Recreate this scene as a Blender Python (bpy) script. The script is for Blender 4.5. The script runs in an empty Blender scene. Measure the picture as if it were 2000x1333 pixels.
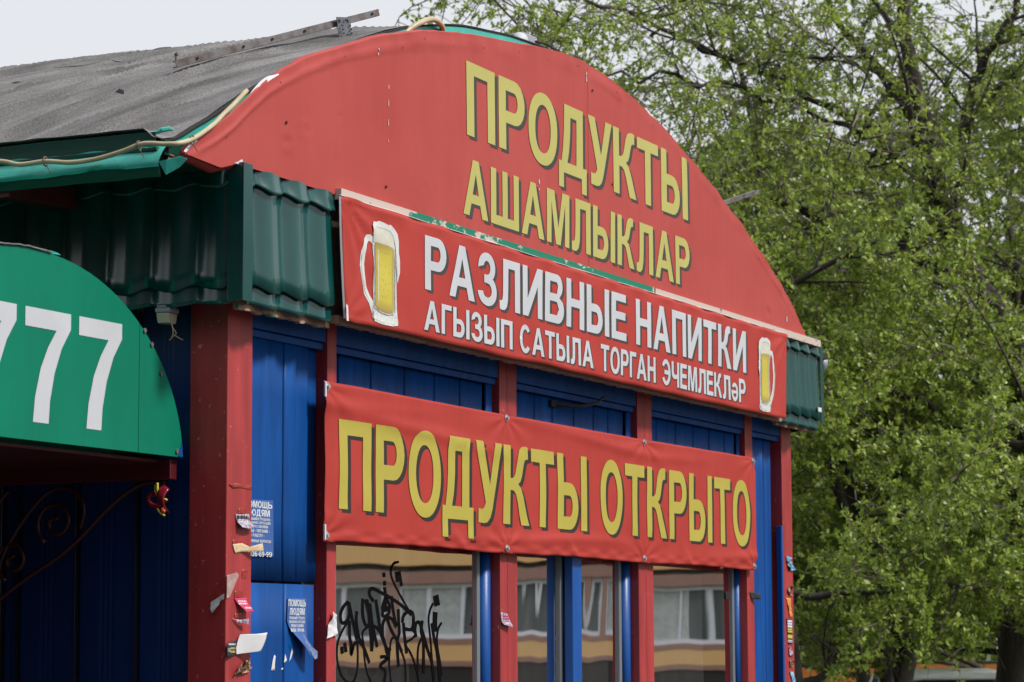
import bpy, bmesh, math, random
import numpy as np
from mathutils import Vector, Matrix, noise
from mathutils.geometry import tessellate_polygon
R = math.radians
PI = math.pi
scn = bpy.context.scene
COL = scn.collection

# ------------------------------------------------------------------ camera, sky, sun, exposure
def set_camera():
    yaw, pitch, roll = R(64.873), R(6.555), R(-0.261)
    f = Vector((math.sin(yaw)*math.cos(pitch), math.cos(yaw)*math.cos(pitch), math.sin(pitch)))
    r0 = Vector((math.cos(yaw), -math.sin(yaw), 0)); u0 = r0.cross(f)
    r = r0*math.cos(roll) + u0*math.sin(roll); u = -r0*math.sin(roll) + u0*math.cos(roll)
    cd = bpy.data.cameras.new('camera'); co = bpy.data.objects.new('camera', cd); COL.objects.link(co)
    m = Matrix((r, u, -f)).transposed().to_4x4(); m.translation = Vector((-8.374, -5.091, 1.65))
    co.matrix_world = m
    cd.sensor_width = 36; cd.lens = 5165.45/2000*36; cd.clip_start = .1; cd.clip_end = 1200
    cd.dof.use_dof = True; cd.dof.focus_distance = 11.2; cd.dof.aperture_fstop = 6.5
    scn.camera = co
set_camera()
SUN_EL, SUN_AZ = R(46), R(168)      # azimuth clockwise from +Y: the sun stands in front of the shop, a little to the right
def set_world():
    w = bpy.data.worlds.new('World'); scn.world = w; w.use_nodes = True
    nt = w.node_tree; nt.nodes.clear()
    out = nt.nodes.new('ShaderNodeOutputWorld'); bg = nt.nodes.new('ShaderNodeBackground')
    sky = nt.nodes.new('ShaderNodeTexSky'); sky.sky_type = 'NISHITA'; sky.sun_disc = False
    sky.sun_elevation = SUN_EL; sky.sun_rotation = SUN_AZ
    geo = nt.nodes.new('ShaderNodeTexCoord'); sep = nt.nodes.new('ShaderNodeSeparateXYZ')
    nt.links.new(geo.outputs['Generated'], sep.inputs[0])
    mr = nt.nodes.new('ShaderNodeMapRange'); mr.inputs[1].default_value = 0.0; mr.inputs[2].default_value = 1.0
    nt.links.new(sep.outputs['Z'], mr.inputs[0])
    cr = nt.nodes.new('ShaderNodeMix'); cr.data_type = 'RGBA'
    cr.inputs[6].default_value = (4.95, 4.96, 4.98, 1); cr.inputs[7].default_value = (5.5, 5.9, 6.7, 1)
    nt.links.new(mr.outputs[0], cr.inputs[0])
    mx = nt.nodes.new('ShaderNodeMix'); mx.data_type = 'RGBA'; mx.inputs[0].default_value = .94
    nt.links.new(sky.outputs[0], mx.inputs[6]); nt.links.new(cr.outputs[2], mx.inputs[7])
    nt.links.new(mx.outputs[2], bg.inputs['Color']); bg.inputs['Strength'].default_value = .1
    nt.links.new(bg.outputs[0], out.inputs['Surface'])
set_world()
def set_sun():
    l = bpy.data.lights.new('sun', 'SUN'); l.energy = 2.6; l.angle = R(8); l.color = (1, .96, .9)
    o = bpy.data.objects.new('sun', l); COL.objects.link(o)
    d = Vector((math.sin(SUN_AZ)*math.cos(SUN_EL), math.cos(SUN_AZ)*math.cos(SUN_EL), math.sin(SUN_EL)))
    o.rotation_euler = d.to_track_quat('Z', 'Y').to_euler(); o.location = d*60
set_sun()
scn.view_settings.view_transform = 'Standard'; scn.view_settings.look = 'None'
scn.view_settings.exposure = 0.68; scn.view_settings.gamma = 1.0
scn.view_settings.use_curve_mapping = False
scn.render.engine = 'CYCLES'
scn.cycles.max_bounces = 8; scn.cycles.transparent_max_bounces = 12

# ------------------------------------------------------------------ materials
def lin(c):
    return tuple((x/255/12.92 if x/255 <= .04045 else ((x/255+.055)/1.055)**2.4) for x in c)
def mat(name, col, rough=.6, col2=None, scale=8, detail=6, stretch=(1,1,1), lo=.35, hi=.65, bump=0, bscale=60, metal=0, spec=.4,
        coat=0, extra=None, speck=None, streak=0):
    if not name.startswith('facade'): col = tuple(c*.80 for c in col); col2 = col2 and tuple(c*.80 for c in col2)
    m = bpy.data.materials.new(name); m.use_nodes = True; nt = m.node_tree; N = nt.nodes; L = nt.links
    b = N['Principled BSDF']; b.inputs['Roughness'].default_value = rough; b.inputs['Metallic'].default_value = metal
    b.inputs['Specular IOR Level'].default_value = spec; b.inputs['Coat Weight'].default_value = coat
    b.inputs['Base Color'].default_value = (*col, 1)
    tc = N.new('ShaderNodeTexCoord')
    last = None
    if col2 is not None:
        mp = N.new('ShaderNodeMapping'); mp.inputs['Scale'].default_value = stretch; L.new(tc.outputs['Object'], mp.inputs[0])
        n = N.new('ShaderNodeTexNoise'); n.inputs['Scale'].default_value = scale; n.inputs['Detail'].default_value = detail
        n.inputs['Roughness'].default_value = .65; L.new(mp.outputs[0], n.inputs['Vector'])
        r = N.new('ShaderNodeMapRange'); r.inputs[1].default_value = lo; r.inputs[2].default_value = hi; L.new(n.outputs['Fac'], r.inputs[0])
        x = N.new('ShaderNodeMix'); x.data_type = 'RGBA'; x.inputs[6].default_value = (*col, 1); x.inputs[7].default_value = (*col2, 1)
        L.new(r.outputs[0], x.inputs[0]); last = x.outputs[2]
    if speck is not None:    # (colour, scale, threshold)
        n = N.new('ShaderNodeTexNoise'); n.inputs['Scale'].default_value = speck[1]; n.inputs['Detail'].default_value = 3
        L.new(tc.outputs['Object'], n.inputs['Vector'])
        r = N.new('ShaderNodeMapRange'); r.inputs[1].default_value = speck[2]; r.inputs[2].default_value = speck[2]+.04; L.new(n.outputs['Fac'], r.inputs[0])
        x = N.new('ShaderNodeMix'); x.data_type = 'RGBA'; x.inputs[7].default_value = (*speck[0], 1)
        if last: L.new(last, x.inputs[6])
        else: x.inputs[6].default_value = (*col, 1)
        L.new(r.outputs[0], x.inputs[0]); last = x.outputs[2]
    if streak:               # rain streaks and grime: uneven, mostly vertical
        mp = N.new('ShaderNodeMapping'); mp.inputs['Scale'].default_value = (9, 9, .9); L.new(tc.outputs['Object'], mp.inputs[0])
        n = N.new('ShaderNodeTexNoise'); n.inputs['Scale'].default_value = 1.6; n.inputs['Detail'].default_value = 7; n.inputs['Roughness'].default_value = .6
        L.new(mp.outputs[0], n.inputs['Vector'])
        r = N.new('ShaderNodeMapRange'); r.inputs[1].default_value = .38; r.inputs[2].default_value = .66; r.inputs[3].default_value = 1-streak; r.inputs[4].default_value = 1+streak*.35
        L.new(n.outputs['Fac'], r.inputs[0])
        y = N.new('ShaderNodeVectorMath'); y.operation = 'SCALE'; L.new(r.outputs[0], y.inputs['Scale'])
        if last: L.new(last, y.inputs[0])
        else: y.inputs[0].default_value = col
        last = y.outputs[0]
    if last: L.new(last, b.inputs['Base Color'])
    if bump:
        n = N.new('ShaderNodeTexNoise'); n.inputs['Scale'].default_value = bscale; n.inputs['Detail'].default_value = 5
        L.new(tc.outputs['Object'], n.inputs['Vector'])
        bp = N.new('ShaderNodeBump'); bp.inputs['Strength'].default_value = bump; bp.inputs['Distance'].default_value = .01
        L.new(n.outputs['Fac'], bp.inputs['Height']); L.new(bp.outputs[0], b.inputs['Normal'])
    if extra: extra(nt, b)
    return m

M = {}
M['banner'] = mat('banner_red', (.50,.054,.042), .55, (.45,.045,.035), 2.2, streak=.03, bump=.05, bscale=30, spec=.2)
M['sign_red'] = mat('sign_red', (.51,.085,.075), .65, (.46,.068,.058), 1.3, streak=.04, bump=.06, bscale=12, spec=.2)
M['fold_red'] = mat('fold_red', (.50,.06,.055), .55, spec=.3)
M['yellow_print'] = mat('yellow_print', (.52,.435,.075), .6, (.48,.40,.065), 3, spec=.3)
M['pale_yellow_print'] = mat('pale_yellow_print', (.54,.495,.15), .65, (.50,.46,.135), 3, spec=.3)
M['white_print'] = mat('white_print', (.62,.635,.67), .55, (.57,.585,.62), 4, spec=.3)
M['dark_print'] = mat('dark_print', (.045,.042,.040), .7, spec=.1)
M['grey_print'] = mat('grey_print', (.075,.072,.070), .7, spec=.1)
M['banner_white'] = mat('banner_white', (.75,.75,.78), .5)
M['pediment_green'] = mat('pediment_green', (.001,.22,.13), .5, (.001,.19,.11), 2, streak=.06, bump=.03, bscale=20, spec=.15)
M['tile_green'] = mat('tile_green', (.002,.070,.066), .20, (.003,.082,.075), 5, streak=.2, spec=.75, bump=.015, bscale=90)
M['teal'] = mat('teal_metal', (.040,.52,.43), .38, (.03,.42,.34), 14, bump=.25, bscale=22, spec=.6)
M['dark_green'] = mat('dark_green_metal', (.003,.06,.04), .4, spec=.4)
M['post_red'] = mat('post_red', (.50,.052,.055), .45, (.41,.040,.044), 5, streak=.25, stretch=(1,1,.25), bump=.10, bscale=25, spec=.45, speck=((.55,.22,.18),45,.68))
M['maroon'] = mat('maroon_paint', (.13,.014,.02), .3, (.09,.010,.015), 4, bump=.08, bscale=20, spec=.45)
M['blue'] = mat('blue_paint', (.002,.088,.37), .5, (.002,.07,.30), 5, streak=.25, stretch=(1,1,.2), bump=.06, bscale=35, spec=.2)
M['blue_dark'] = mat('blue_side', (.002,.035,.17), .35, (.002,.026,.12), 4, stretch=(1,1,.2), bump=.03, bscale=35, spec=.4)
M['blue_frame'] = mat('blue_frame', (.002,.10,.42), .42, (.002,.075,.33), 9, stretch=(1,1,.2), bump=.08, bscale=50, spec=.5)
M['alu'] = mat('aluminium', (.26,.28,.30), .4, metal=.3)
M['zinc'] = mat('zinc', (.22,.23,.26), .45, (.14,.15,.17), 30, metal=.4)
M['black_gap'] = mat('dark_filler', (.02,.02,.02), .9)
M['brick'] = mat('brick_wall', (.07,.035,.028), .9, (.055,.028,.022), 3)
M['old_wood'] = mat('old_wood', (.22,.17,.14), .85, (.12,.09,.075), 20, stretch=(.15,1,1), bump=.4, bscale=40)
M['cable'] = mat('cream_conduit', (.62,.52,.34), .4, (.50,.40,.24), 12)
M['paper'] = mat('paper', (.78,.77,.79), .7, (.70,.69,.70), 9)
M['cream_paper'] = mat('cream_paper', (.75,.66,.5), .7, (.70,.45,.2), 40)
M['blue_poster'] = mat('blue_poster', (.055,.14,.42), .5, (.045,.12,.37), 6)
M['blue_poster_back'] = mat('blue_poster_back', (.16,.24,.46), .5, (.30,.37,.52), 60, lo=.5, hi=.6)
M['poster_text'] = mat('poster_text', (.72,.75,.80), .6)
M['black_card'] = mat('black_card', (.03,.03,.035), .4)
M['pink_card'] = mat('pink_card', (.62,.03,.12), .5)
M['orange_card'] = mat('orange_card', (.75,.28,.05), .5)
M['card_yellow'] = mat('card_yellow', (.6,.52,.08), .6)
M['sky_blue_paper'] = mat('sky_blue_paper', (.07,.33,.62), .5, (.5,.65,.75), 60, lo=.5, hi=.56)
M['brown_scrap'] = mat('brown_scrap', (.10,.04,.025), .35, (.55,.35,.2), 45, lo=.5, hi=.56)
M['card_mix'] = mat('card_mix', (.5,.5,.58), .45, (.25,.12,.2), 70, lo=.48, hi=.56)
M['tape'] = mat('old_tape', (.33,.025,.015), .25, (.42,.05,.04), 60, bump=.3, bscale=90, spec=.6)
M['clear_tape'] = mat('clear_tape', (.55,.40,.38), .3, (.42,.22,.20), 40, bump=.3, bscale=60)
M['paint_marker'] = mat('marker_ink', (.004,.003,.004), .8, spec=.05)
M['bal_red'] = mat('balloon_red', (.24,.012,.025), .2)
M['bal_yellow'] = mat('balloon_yellow', (.75,.65,.1), .25)
M['bal_orange'] = mat('balloon_orange', (.85,.15,.02), .3)
M['plastic'] = mat('ivory_plastic', (.58,.56,.40), .4)
M['grey_plastic'] = mat('grey_plastic', (.36,.36,.42), .4)
M['bolt'] = mat('bright_bolt', (.55,.56,.58), .35, metal=.5)
M['rust'] = mat('rusty_angle', (.20,.19,.19), .5, (.10,.07,.06), 14, stretch=(1,1,1), lo=.45, hi=.65, metal=.3, bump=.2, bscale=40)
M['iron'] = mat('maroon_iron', (.06,.010,.010), .35, spec=.5)
M['interior'] = mat('interior_wall', (.09,.08,.07), .9)
M['curtain'] = mat('curtain_cloth', (.86,.85,.81), .85, (.78,.77,.74), 6)
M['beam_red'] = mat('beam_red_paint', (.14,.02,.018), .5, (.09,.015,.015), 8, bump=.2, bscale=30)
M['asphalt'] = mat('asphalt', (.055,.055,.057), .9, (.08,.078,.075), 1.5, bump=.4, bscale=80)
M['grass'] = mat('grass_ground', (.05,.085,.02), .95, (.09,.08,.045), .7, bump=.5, bscale=30)
M['concrete'] = mat('concrete', (.30,.29,.27), .9, (.24,.23,.21), 3, bump=.2, bscale=30)
M['bark'] = mat('bark', (.040,.032,.027), .95, (.075,.062,.052), 14, stretch=(1,1,.2), bump=.8, bscale=25)
M['twig'] = mat('twig_bark', (.11,.09,.075), .9, (.26,.22,.18), 10)
M['car_white'] = mat('car_white_paint', (.88,.89,.91), .3, coat=.5)
M['car_glass'] = mat('car_dark_glass', (.01,.012,.015), .08, spec=.6)
M['rubber'] = mat('rubber', (.02,.02,.02), .8)
M['orange_wall'] = mat('orange_paint', (.60,.22,.04), .8, (.50,.17,.03), 2)
M['b_orange'] = mat('facade_orange', (.92,.56,.24), .8, (.88,.52,.21), 1.5)
M['b_brown'] = mat('facade_brown', (.42,.24,.18), .8, (.38,.21,.16), 2)
M['b_frame'] = mat('facade_white_frame', (.80,.82,.85), .4)
M['b_glass'] = mat('facade_glass', (.22,.25,.25), .1, (.07,.08,.08), .5, stretch=(1,1,.1))
M['b_curtain'] = mat('facade_curtain', (.62,.64,.60), .8, (.45,.48,.46), 5)
M['b_plinth'] = mat('facade_plinth', (.05,.045,.04), .9)
M['mug_white'] = mat('mug_foam', (.72,.73,.72), .6, (.64,.65,.62), 60)
M['mug_cream'] = mat('mug_cream', (.60,.58,.46), .6, (.66,.65,.57), 30)
M['mug_glass'] = mat('mug_glass_print', (.56,.56,.54), .5, (.74,.75,.74), 45, lo=.46, hi=.54, speck=((.33,.30,.26), 90, .64))
M['mug_line'] = mat('mug_line', (.30,.26,.20), .6, (.55,.54,.48), 60)
def beer_mat():
    def ex(nt, b):
        N, L = nt.nodes, nt.links
        at = N.new('ShaderNodeAttribute'); at.attribute_name = 'edge'; at.attribute_type = 'GEOMETRY'
        r = N.new('ShaderNodeMapRange'); r.inputs[1].default_value = .62; r.inputs[2].default_value = 1
        L.new(at.outputs['Fac'], r.inputs[0])
        x = N.new('ShaderNodeMix'); x.data_type = 'RGBA'; x.inputs[6].default_value = (.50,.42,.055,1); x.inputs[7].default_value = (.27,.17,.06,1)
        L.new(r.outputs[0], x.inputs[0])
        tc = N.new('ShaderNodeTexCoord'); v = N.new('ShaderNodeTexVoronoi'); v.inputs['Scale'].default_value = 58; L.new(tc.outputs['Object'], v.inputs['Vector'])
        r2 = N.new('ShaderNodeMapRange'); r2.inputs[1].default_value = .16; r2.inputs[2].default_value = .24; r2.inputs[3].default_value = .85; r2.inputs[4].default_value = 0
        L.new(v.outputs['Distance'], r2.inputs[0])
        y = N.new('ShaderNodeMix'); y.data_type = 'RGBA'; y.inputs[7].default_value = (.30,.22,.04,1)
        L.new(r2.outputs[0], y.inputs[0]); L.new(x.outputs[2], y.inputs[6]); L.new(y.outputs[2], b.inputs['Base Color'])
    return mat('beer_print', (.5,.4,.05), .5, extra=ex)
M['beer'] = beer_mat()
def peel_mat(name, stops, base=(.50,.40,.35), flake=(.003,.16,.095), scale=14, brownish=.0):
    # cream undercoat with flakes of green paint left on it; stops = (x in m, amount of green)
    def ex(nt, b):
        N, L = nt.nodes, nt.links
        tc = N.new('ShaderNodeNewGeometry'); sp = N.new('ShaderNodeSeparateXYZ'); L.new(tc.outputs['Position'], sp.inputs[0])
        mr = N.new('ShaderNodeMapRange'); mr.inputs[1].default_value = 0; mr.inputs[2].default_value = 7; L.new(sp.outputs['X'], mr.inputs[0])
        cr = N.new('ShaderNodeValToRGB'); e = cr.color_ramp.elements
        while len(e) > 1: e.remove(e[-1])
        e[0].position = stops[0][0]/7; e[0].color = (stops[0][1],)*3+(1,)
        for x, g in stops[1:]:
            k = e.new(x/7); k.color = (g, g, g, 1)
        L.new(mr.outputs[0], cr.inputs[0])
        mp = N.new('ShaderNodeMapping'); mp.inputs['Scale'].default_value = (.7, 1, 1.6); L.new(tc.outputs['Position'], mp.inputs[0])
        n = N.new('ShaderNodeTexNoise'); n.inputs['Scale'].default_value = scale; n.inputs['Detail'].default_value = 8; n.inputs['Roughness'].default_value = .7
        L.new(mp.outputs[0], n.inputs['Vector'])
        lt = N.new('ShaderNodeMath'); lt.operation = 'LESS_THAN'; L.new(n.outputs['Fac'], lt.inputs[0]); L.new(cr.outputs[0], lt.inputs[1])
        x = N.new('ShaderNodeMix'); x.data_type = 'RGBA'; x.inputs[6].default_value = (*base, 1); x.inputs[7].default_value = (*flake, 1)
        L.new(lt.outputs[0], x.inputs[0]); L.new(x.outputs[2], b.inputs['Base Color'])
        bp = N.new('ShaderNodeBump'); bp.inputs['Strength'].default_value = .4; bp.inputs['Distance'].default_value = .004
        L.new(lt.outputs[0], bp.inputs['Height']); L.new(bp.outputs[0], b.inputs['Normal'])
    return mat(name, base, .7, extra=ex)
M['peel_top'] = peel_mat('peeling_green_trim', [(0,.30),(1.1,.36),(1.25,.55),(2.0,.50),(2.4,.62),(2.9,.60),(3.0,.58),(3.3,.72),(3.80,.75),(3.83,.2),(4.4,.33),(5.6,.44),(6.4,.38)])
M['peel_low'] = peel_mat('peeling_bottom_board', [(0,.44),(.6,.40),(1.5,.3),(3.5,.35),(5,.42),(6.4,.4)], base=(.34,.20,.14), scale=22)

def felt_mat():
    def ex(nt, b):
        N, L = nt.nodes, nt.links
        tc = N.new('ShaderNodeTexCoord')
        n = N.new('ShaderNodeTexNoise'); n.inputs['Scale'].default_value = 170; n.inputs['Detail'].default_value = 3; L.new(tc.outputs['Object'], n.inputs['Vector'])
        r = N.new('ShaderNodeMapRange'); r.inputs[1].default_value = .35; r.inputs[2].default_value = .68; L.new(n.outputs['Fac'], r.inputs[0])
        n2 = N.new('ShaderNodeTexNoise'); n2.inputs['Scale'].default_value = 3; n2.inputs['Detail'].default_value = 6; L.new(tc.outputs['Object'], n2.inputs['Vector'])
        r2 = N.new('ShaderNodeMapRange'); r2.inputs[1].default_value = .3; r2.inputs[2].default_value = .7; r2.inputs[3].default_value = .75; r2.inputs[4].default_value = 1.15; L.new(n2.outputs['Fac'], r2.inputs[0])
        x = N.new('ShaderNodeMix'); x.data_type = 'RGBA'; x.inputs[6].default_value = (.115,.11,.108,1); x.inputs[7].default_value = (.215,.205,.20,1)
        L.new(r.outputs[0], x.inputs[0])
        y = N.new('ShaderNodeVectorMath'); y.operation = 'SCALE'; L.new(x.outputs[2], y.inputs[0]); L.new(r2.outputs[0], y.inputs['Scale'])
        mp = N.new('ShaderNodeMapping'); mp.inputs['Rotation'].default_value = (0, 0, R(31.8)); mp.inputs['Scale'].default_value = (1, 1, 0); L.new(tc.outputs['Object'], mp.inputs[0])  # wrinkle shading put into the colour: light and dark streaks along the ripples
        mp2 = N.new('ShaderNodeMapping'); mp2.inputs['Scale'].default_value = (1.2, 11, 1); L.new(mp.outputs[0], mp2.inputs[0])
        n3 = N.new('ShaderNodeTexNoise'); n3.inputs['Scale'].default_value = 1; n3.inputs['Detail'].default_value = 4; n3.inputs['Distortion'].default_value = .4; L.new(mp2.outputs[0], n3.inputs['Vector'])
        r3 = N.new('ShaderNodeMapRange'); r3.inputs[1].default_value = .35; r3.inputs[2].default_value = .65; r3.inputs[3].default_value = .70; r3.inputs[4].default_value = 1.36; L.new(n3.outputs['Fac'], r3.inputs[0])
        y2 = N.new('ShaderNodeVectorMath'); y2.operation = 'SCALE'; L.new(y.outputs[0], y2.inputs[0]); L.new(r3.outputs[0], y2.inputs['Scale'])
        L.new(y2.outputs[0], b.inputs['Base Color'])
        bp = N.new('ShaderNodeBump'); bp.inputs['Strength'].default_value = .5; bp.inputs['Distance'].default_value = .004
        L.new(n.outputs['Fac'], bp.inputs['Height']); L.new(bp.outputs[0], b.inputs['Normal'])
    return mat('roofing_felt', (.2,.2,.2), .95, extra=ex, spec=.15)
M['felt'] = felt_mat()
def glass_mat():
    m = bpy.data.materials.new('window_glass'); m.use_nodes = True; nt = m.node_tree; N = nt.nodes; L = nt.links
    N.clear(); out = N.new('ShaderNodeOutputMaterial'); mx = N.new('ShaderNodeMixShader')
    tr = N.new('ShaderNodeBsdfTransparent'); tr.inputs[0].default_value = (1,1,1,1)
    gl = N.new('ShaderNodeBsdfGlossy'); gl.inputs['Roughness'].default_value = .008; gl.inputs[0].default_value = (.95,.95,.95,1)
    tc = N.new('ShaderNodeTexCoord'); n = N.new('ShaderNodeTexNoise'); n.inputs['Scale'].default_value = 1.3; n.inputs['Detail'].default_value = 1
    L.new(tc.outputs['Object'], n.inputs['Vector'])
    bp = N.new('ShaderNodeBump'); bp.inputs['Strength'].default_value = .07; bp.inputs['Distance'].default_value = .01
    L.new(n.outputs['Fac'], bp.inputs['Height']); L.new(bp.outputs[0], gl.inputs['Normal'])
    mx.inputs[0].default_value = .86; L.new(tr.outputs[0], mx.inputs[1]); L.new(gl.outputs[0], mx.inputs[2]); L.new(mx.outputs[0], out.inputs[0])
    return m
M['glass'] = glass_mat()
def leaf_mat(name, cols):
    m = bpy.data.materials.new(name); m.use_nodes = True; nt = m.node_tree; N = nt.nodes; L = nt.links
    N.clear(); out = N.new('ShaderNodeOutputMaterial'); mx = N.new('ShaderNodeMixShader'); mx.inputs[0].default_value = .45
    p = N.new('ShaderNodeBsdfPrincipled'); p.inputs['Roughness'].default_value = .42; p.inputs['Specular IOR Level'].default_value = .45
    t = N.new('ShaderNodeBsdfTranslucent')
    g = N.new('ShaderNodeNewGeometry'); cr = N.new('ShaderNodeValToRGB'); e = cr.color_ramp.elements
    e[0].color = (*cols[0], 1); e[1].color = (*cols[-1], 1); e[1].position = 1
    for i, c in enumerate(cols[1:-1]):
        k = e.new((i+1)/(len(cols)-1)); k.color = (*c, 1)
    L.new(g.outputs['Random Per Island'], cr.inputs[0]); L.new(cr.outputs[0], p.inputs['Base Color'])
    br = N.new('ShaderNodeMix'); br.data_type = 'RGBA'; br.inputs[0].default_value = .5; br.inputs[7].default_value = (.30,.36,.03,1)
    L.new(cr.outputs[0], br.inputs[6]); L.new(br.outputs[2], t.inputs[0])
    L.new(p.outputs[0], mx.inputs[1]); L.new(t.outputs[0], mx.inputs[2]); L.new(mx.outputs[0], out.inputs[0])
    return m
M['leaf'] = leaf_mat('fresh_leaves', [(.12,.20,.03),(.24,.36,.055),(.36,.47,.085),(.48,.55,.15)])
M['leaf_far'] = leaf_mat('far_leaves', [(.09,.16,.03),(.17,.26,.05),(.26,.36,.07)])

# ------------------------------------------------------------------ mesh helpers
class MB:
    def __init__(s): s.v = []; s.f = []
    def add(s, vs, fs):
        o = len(s.v); s.v += [tuple(p) for p in vs]; s.f += [tuple(i+o for i in f) for f in fs]
    def box(s, x0, x1, y0, y1, z0, z1):
        s.add([(x0,y0,z0),(x1,y0,z0),(x1,y1,z0),(x0,y1,z0),(x0,y0,z1),(x1,y0,z1),(x1,y1,z1),(x0,y1,z1)],
              [(0,3,2,1),(4,5,6,7),(0,1,5,4),(1,2,6,5),(2,3,7,6),(3,0,4,7)])
        return s
    def bar(s, a, b, w, h, up=(0,0,1)):
        a, b = Vector(a), Vector(b); d = (b-a).normalized(); up = Vector(up)
        sd = d.cross(up).normalized(); u = sd.cross(d).normalized()
        P = [p + sd*i*w/2 + u*j*h/2 for p in (a, b) for i, j in ((-1,-1),(1,-1),(1,1),(-1,1))]
        s.add(P, [(0,1,2,3),(7,6,5,4),(0,4,5,1),(1,5,6,2),(2,6,7,3),(3,7,4,0)]); return s
    def tube(s, pts, r, n=8, cap=True):
        pts = [Vector(p) for p in pts]; m = len(pts)
        rr = r if hasattr(r, '__len__') else [r]*m
        t0 = (pts[1]-pts[0]).normalized(); a = t0.orthogonal().normalized(); vs = []
        for i, p in enumerate(pts):
            t = (pts[min(i+1,m-1)]-pts[max(i-1,0)]).normalized()
            a = (a - t*a.dot(t)).normalized(); b = t.cross(a)
            for k in range(n):
                an = 2*PI*k/n; vs.append(p + (a*math.cos(an)+b*math.sin(an))*rr[i])
        fs = [(i*n+k, i*n+(k+1)%n, (i+1)*n+(k+1)%n, (i+1)*n+k) for i in range(m-1) for k in range(n)]
        if cap: fs += [tuple(range(n-1,-1,-1)), tuple((m-1)*n+k for k in range(n))]
        s.add(vs, fs); return s
    def cyl(s, c, axis, r, h, n=12, r2=None):
        c, ax = Vector(c), Vector(axis).normalized()
        return s.tube([c, c+ax*h], [r, r if r2 is None else r2], n)
    def grid(s, fn, nu, nv):
        vs = [fn(i/nu, j/nv) for i in range(nu+1) for j in range(nv+1)]
        s.add(vs, [(i*(nv+1)+j, (i+1)*(nv+1)+j, (i+1)*(nv+1)+j+1, i*(nv+1)+j+1) for i in range(nu) for j in range(nv)]); return s
    def prism(s, poly, y0, y1):      # polygon in XZ, thickness along Y
        n = len(poly)
        s.add([(x,y0,z) for x,z in poly]+[(x,y1,z) for x,z in poly],
              [tuple(range(n)), tuple(range(2*n-1,n-1,-1))]+[(i,i+n,(i+1)%n+n,(i+1)%n) for i in range(n)]); return s
def wloc(o):
    v = Vector((0,0,0))
    while o: v += o.location; o = o.parent
    return v
def obj(name, mb, m, parent=None, smooth=False, bevel=0, kind=None, label=None, solid=0):
    v, f = (mb.v, mb.f) if isinstance(mb, MB) else mb
    off = wloc(parent) if parent else Vector((0,0,0))
    me = bpy.data.meshes.new(name)
    me.from_pydata([(p[0]-off[0], p[1]-off[1], p[2]-off[2]) for p in v], [], f)
    if smooth: me.shade_smooth()
    me.update(); me.materials.append(M[m] if isinstance(m, str) else m)
    o = bpy.data.objects.new(name, me); COL.objects.link(o)
    if parent: o.parent = parent
    if bevel:
        b = o.modifiers.new('bevel', 'BEVEL'); b.width = bevel; b.segments = 2; b.limit_method = 'ANGLE'
    if solid:
        b = o.modifiers.new('solid', 'SOLIDIFY'); b.thickness = solid
    if kind: o['kind'] = kind
    if label: o['label'] = label
    return o
def tag(o, label, cat, group=None):
    o['label'] = label; o['category'] = cat
    if group: o['group'] = group
    return o
def thing(name, label, cat, loc=(0,0,0), group=None):
    o = bpy.data.objects.new(name, None); COL.objects.link(o); o.location = loc; o.empty_display_size = .2
    return tag(o, label, cat, group)
def shared(name, src, loc, parent, rot=None):
    o = src.copy(); COL.objects.link(o); o.name = name; o.parent = parent
    o.location = Vector(loc) - wloc(parent)
    if rot: o.rotation_euler = rot
    return o
def nz(x, y, z=0): return noise.noise(Vector((x, y, z)))
def sm(a, b, x):
    t = min(1, max(0, (x-a)/(b-a))); return t*t*(3-2*t)

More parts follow.
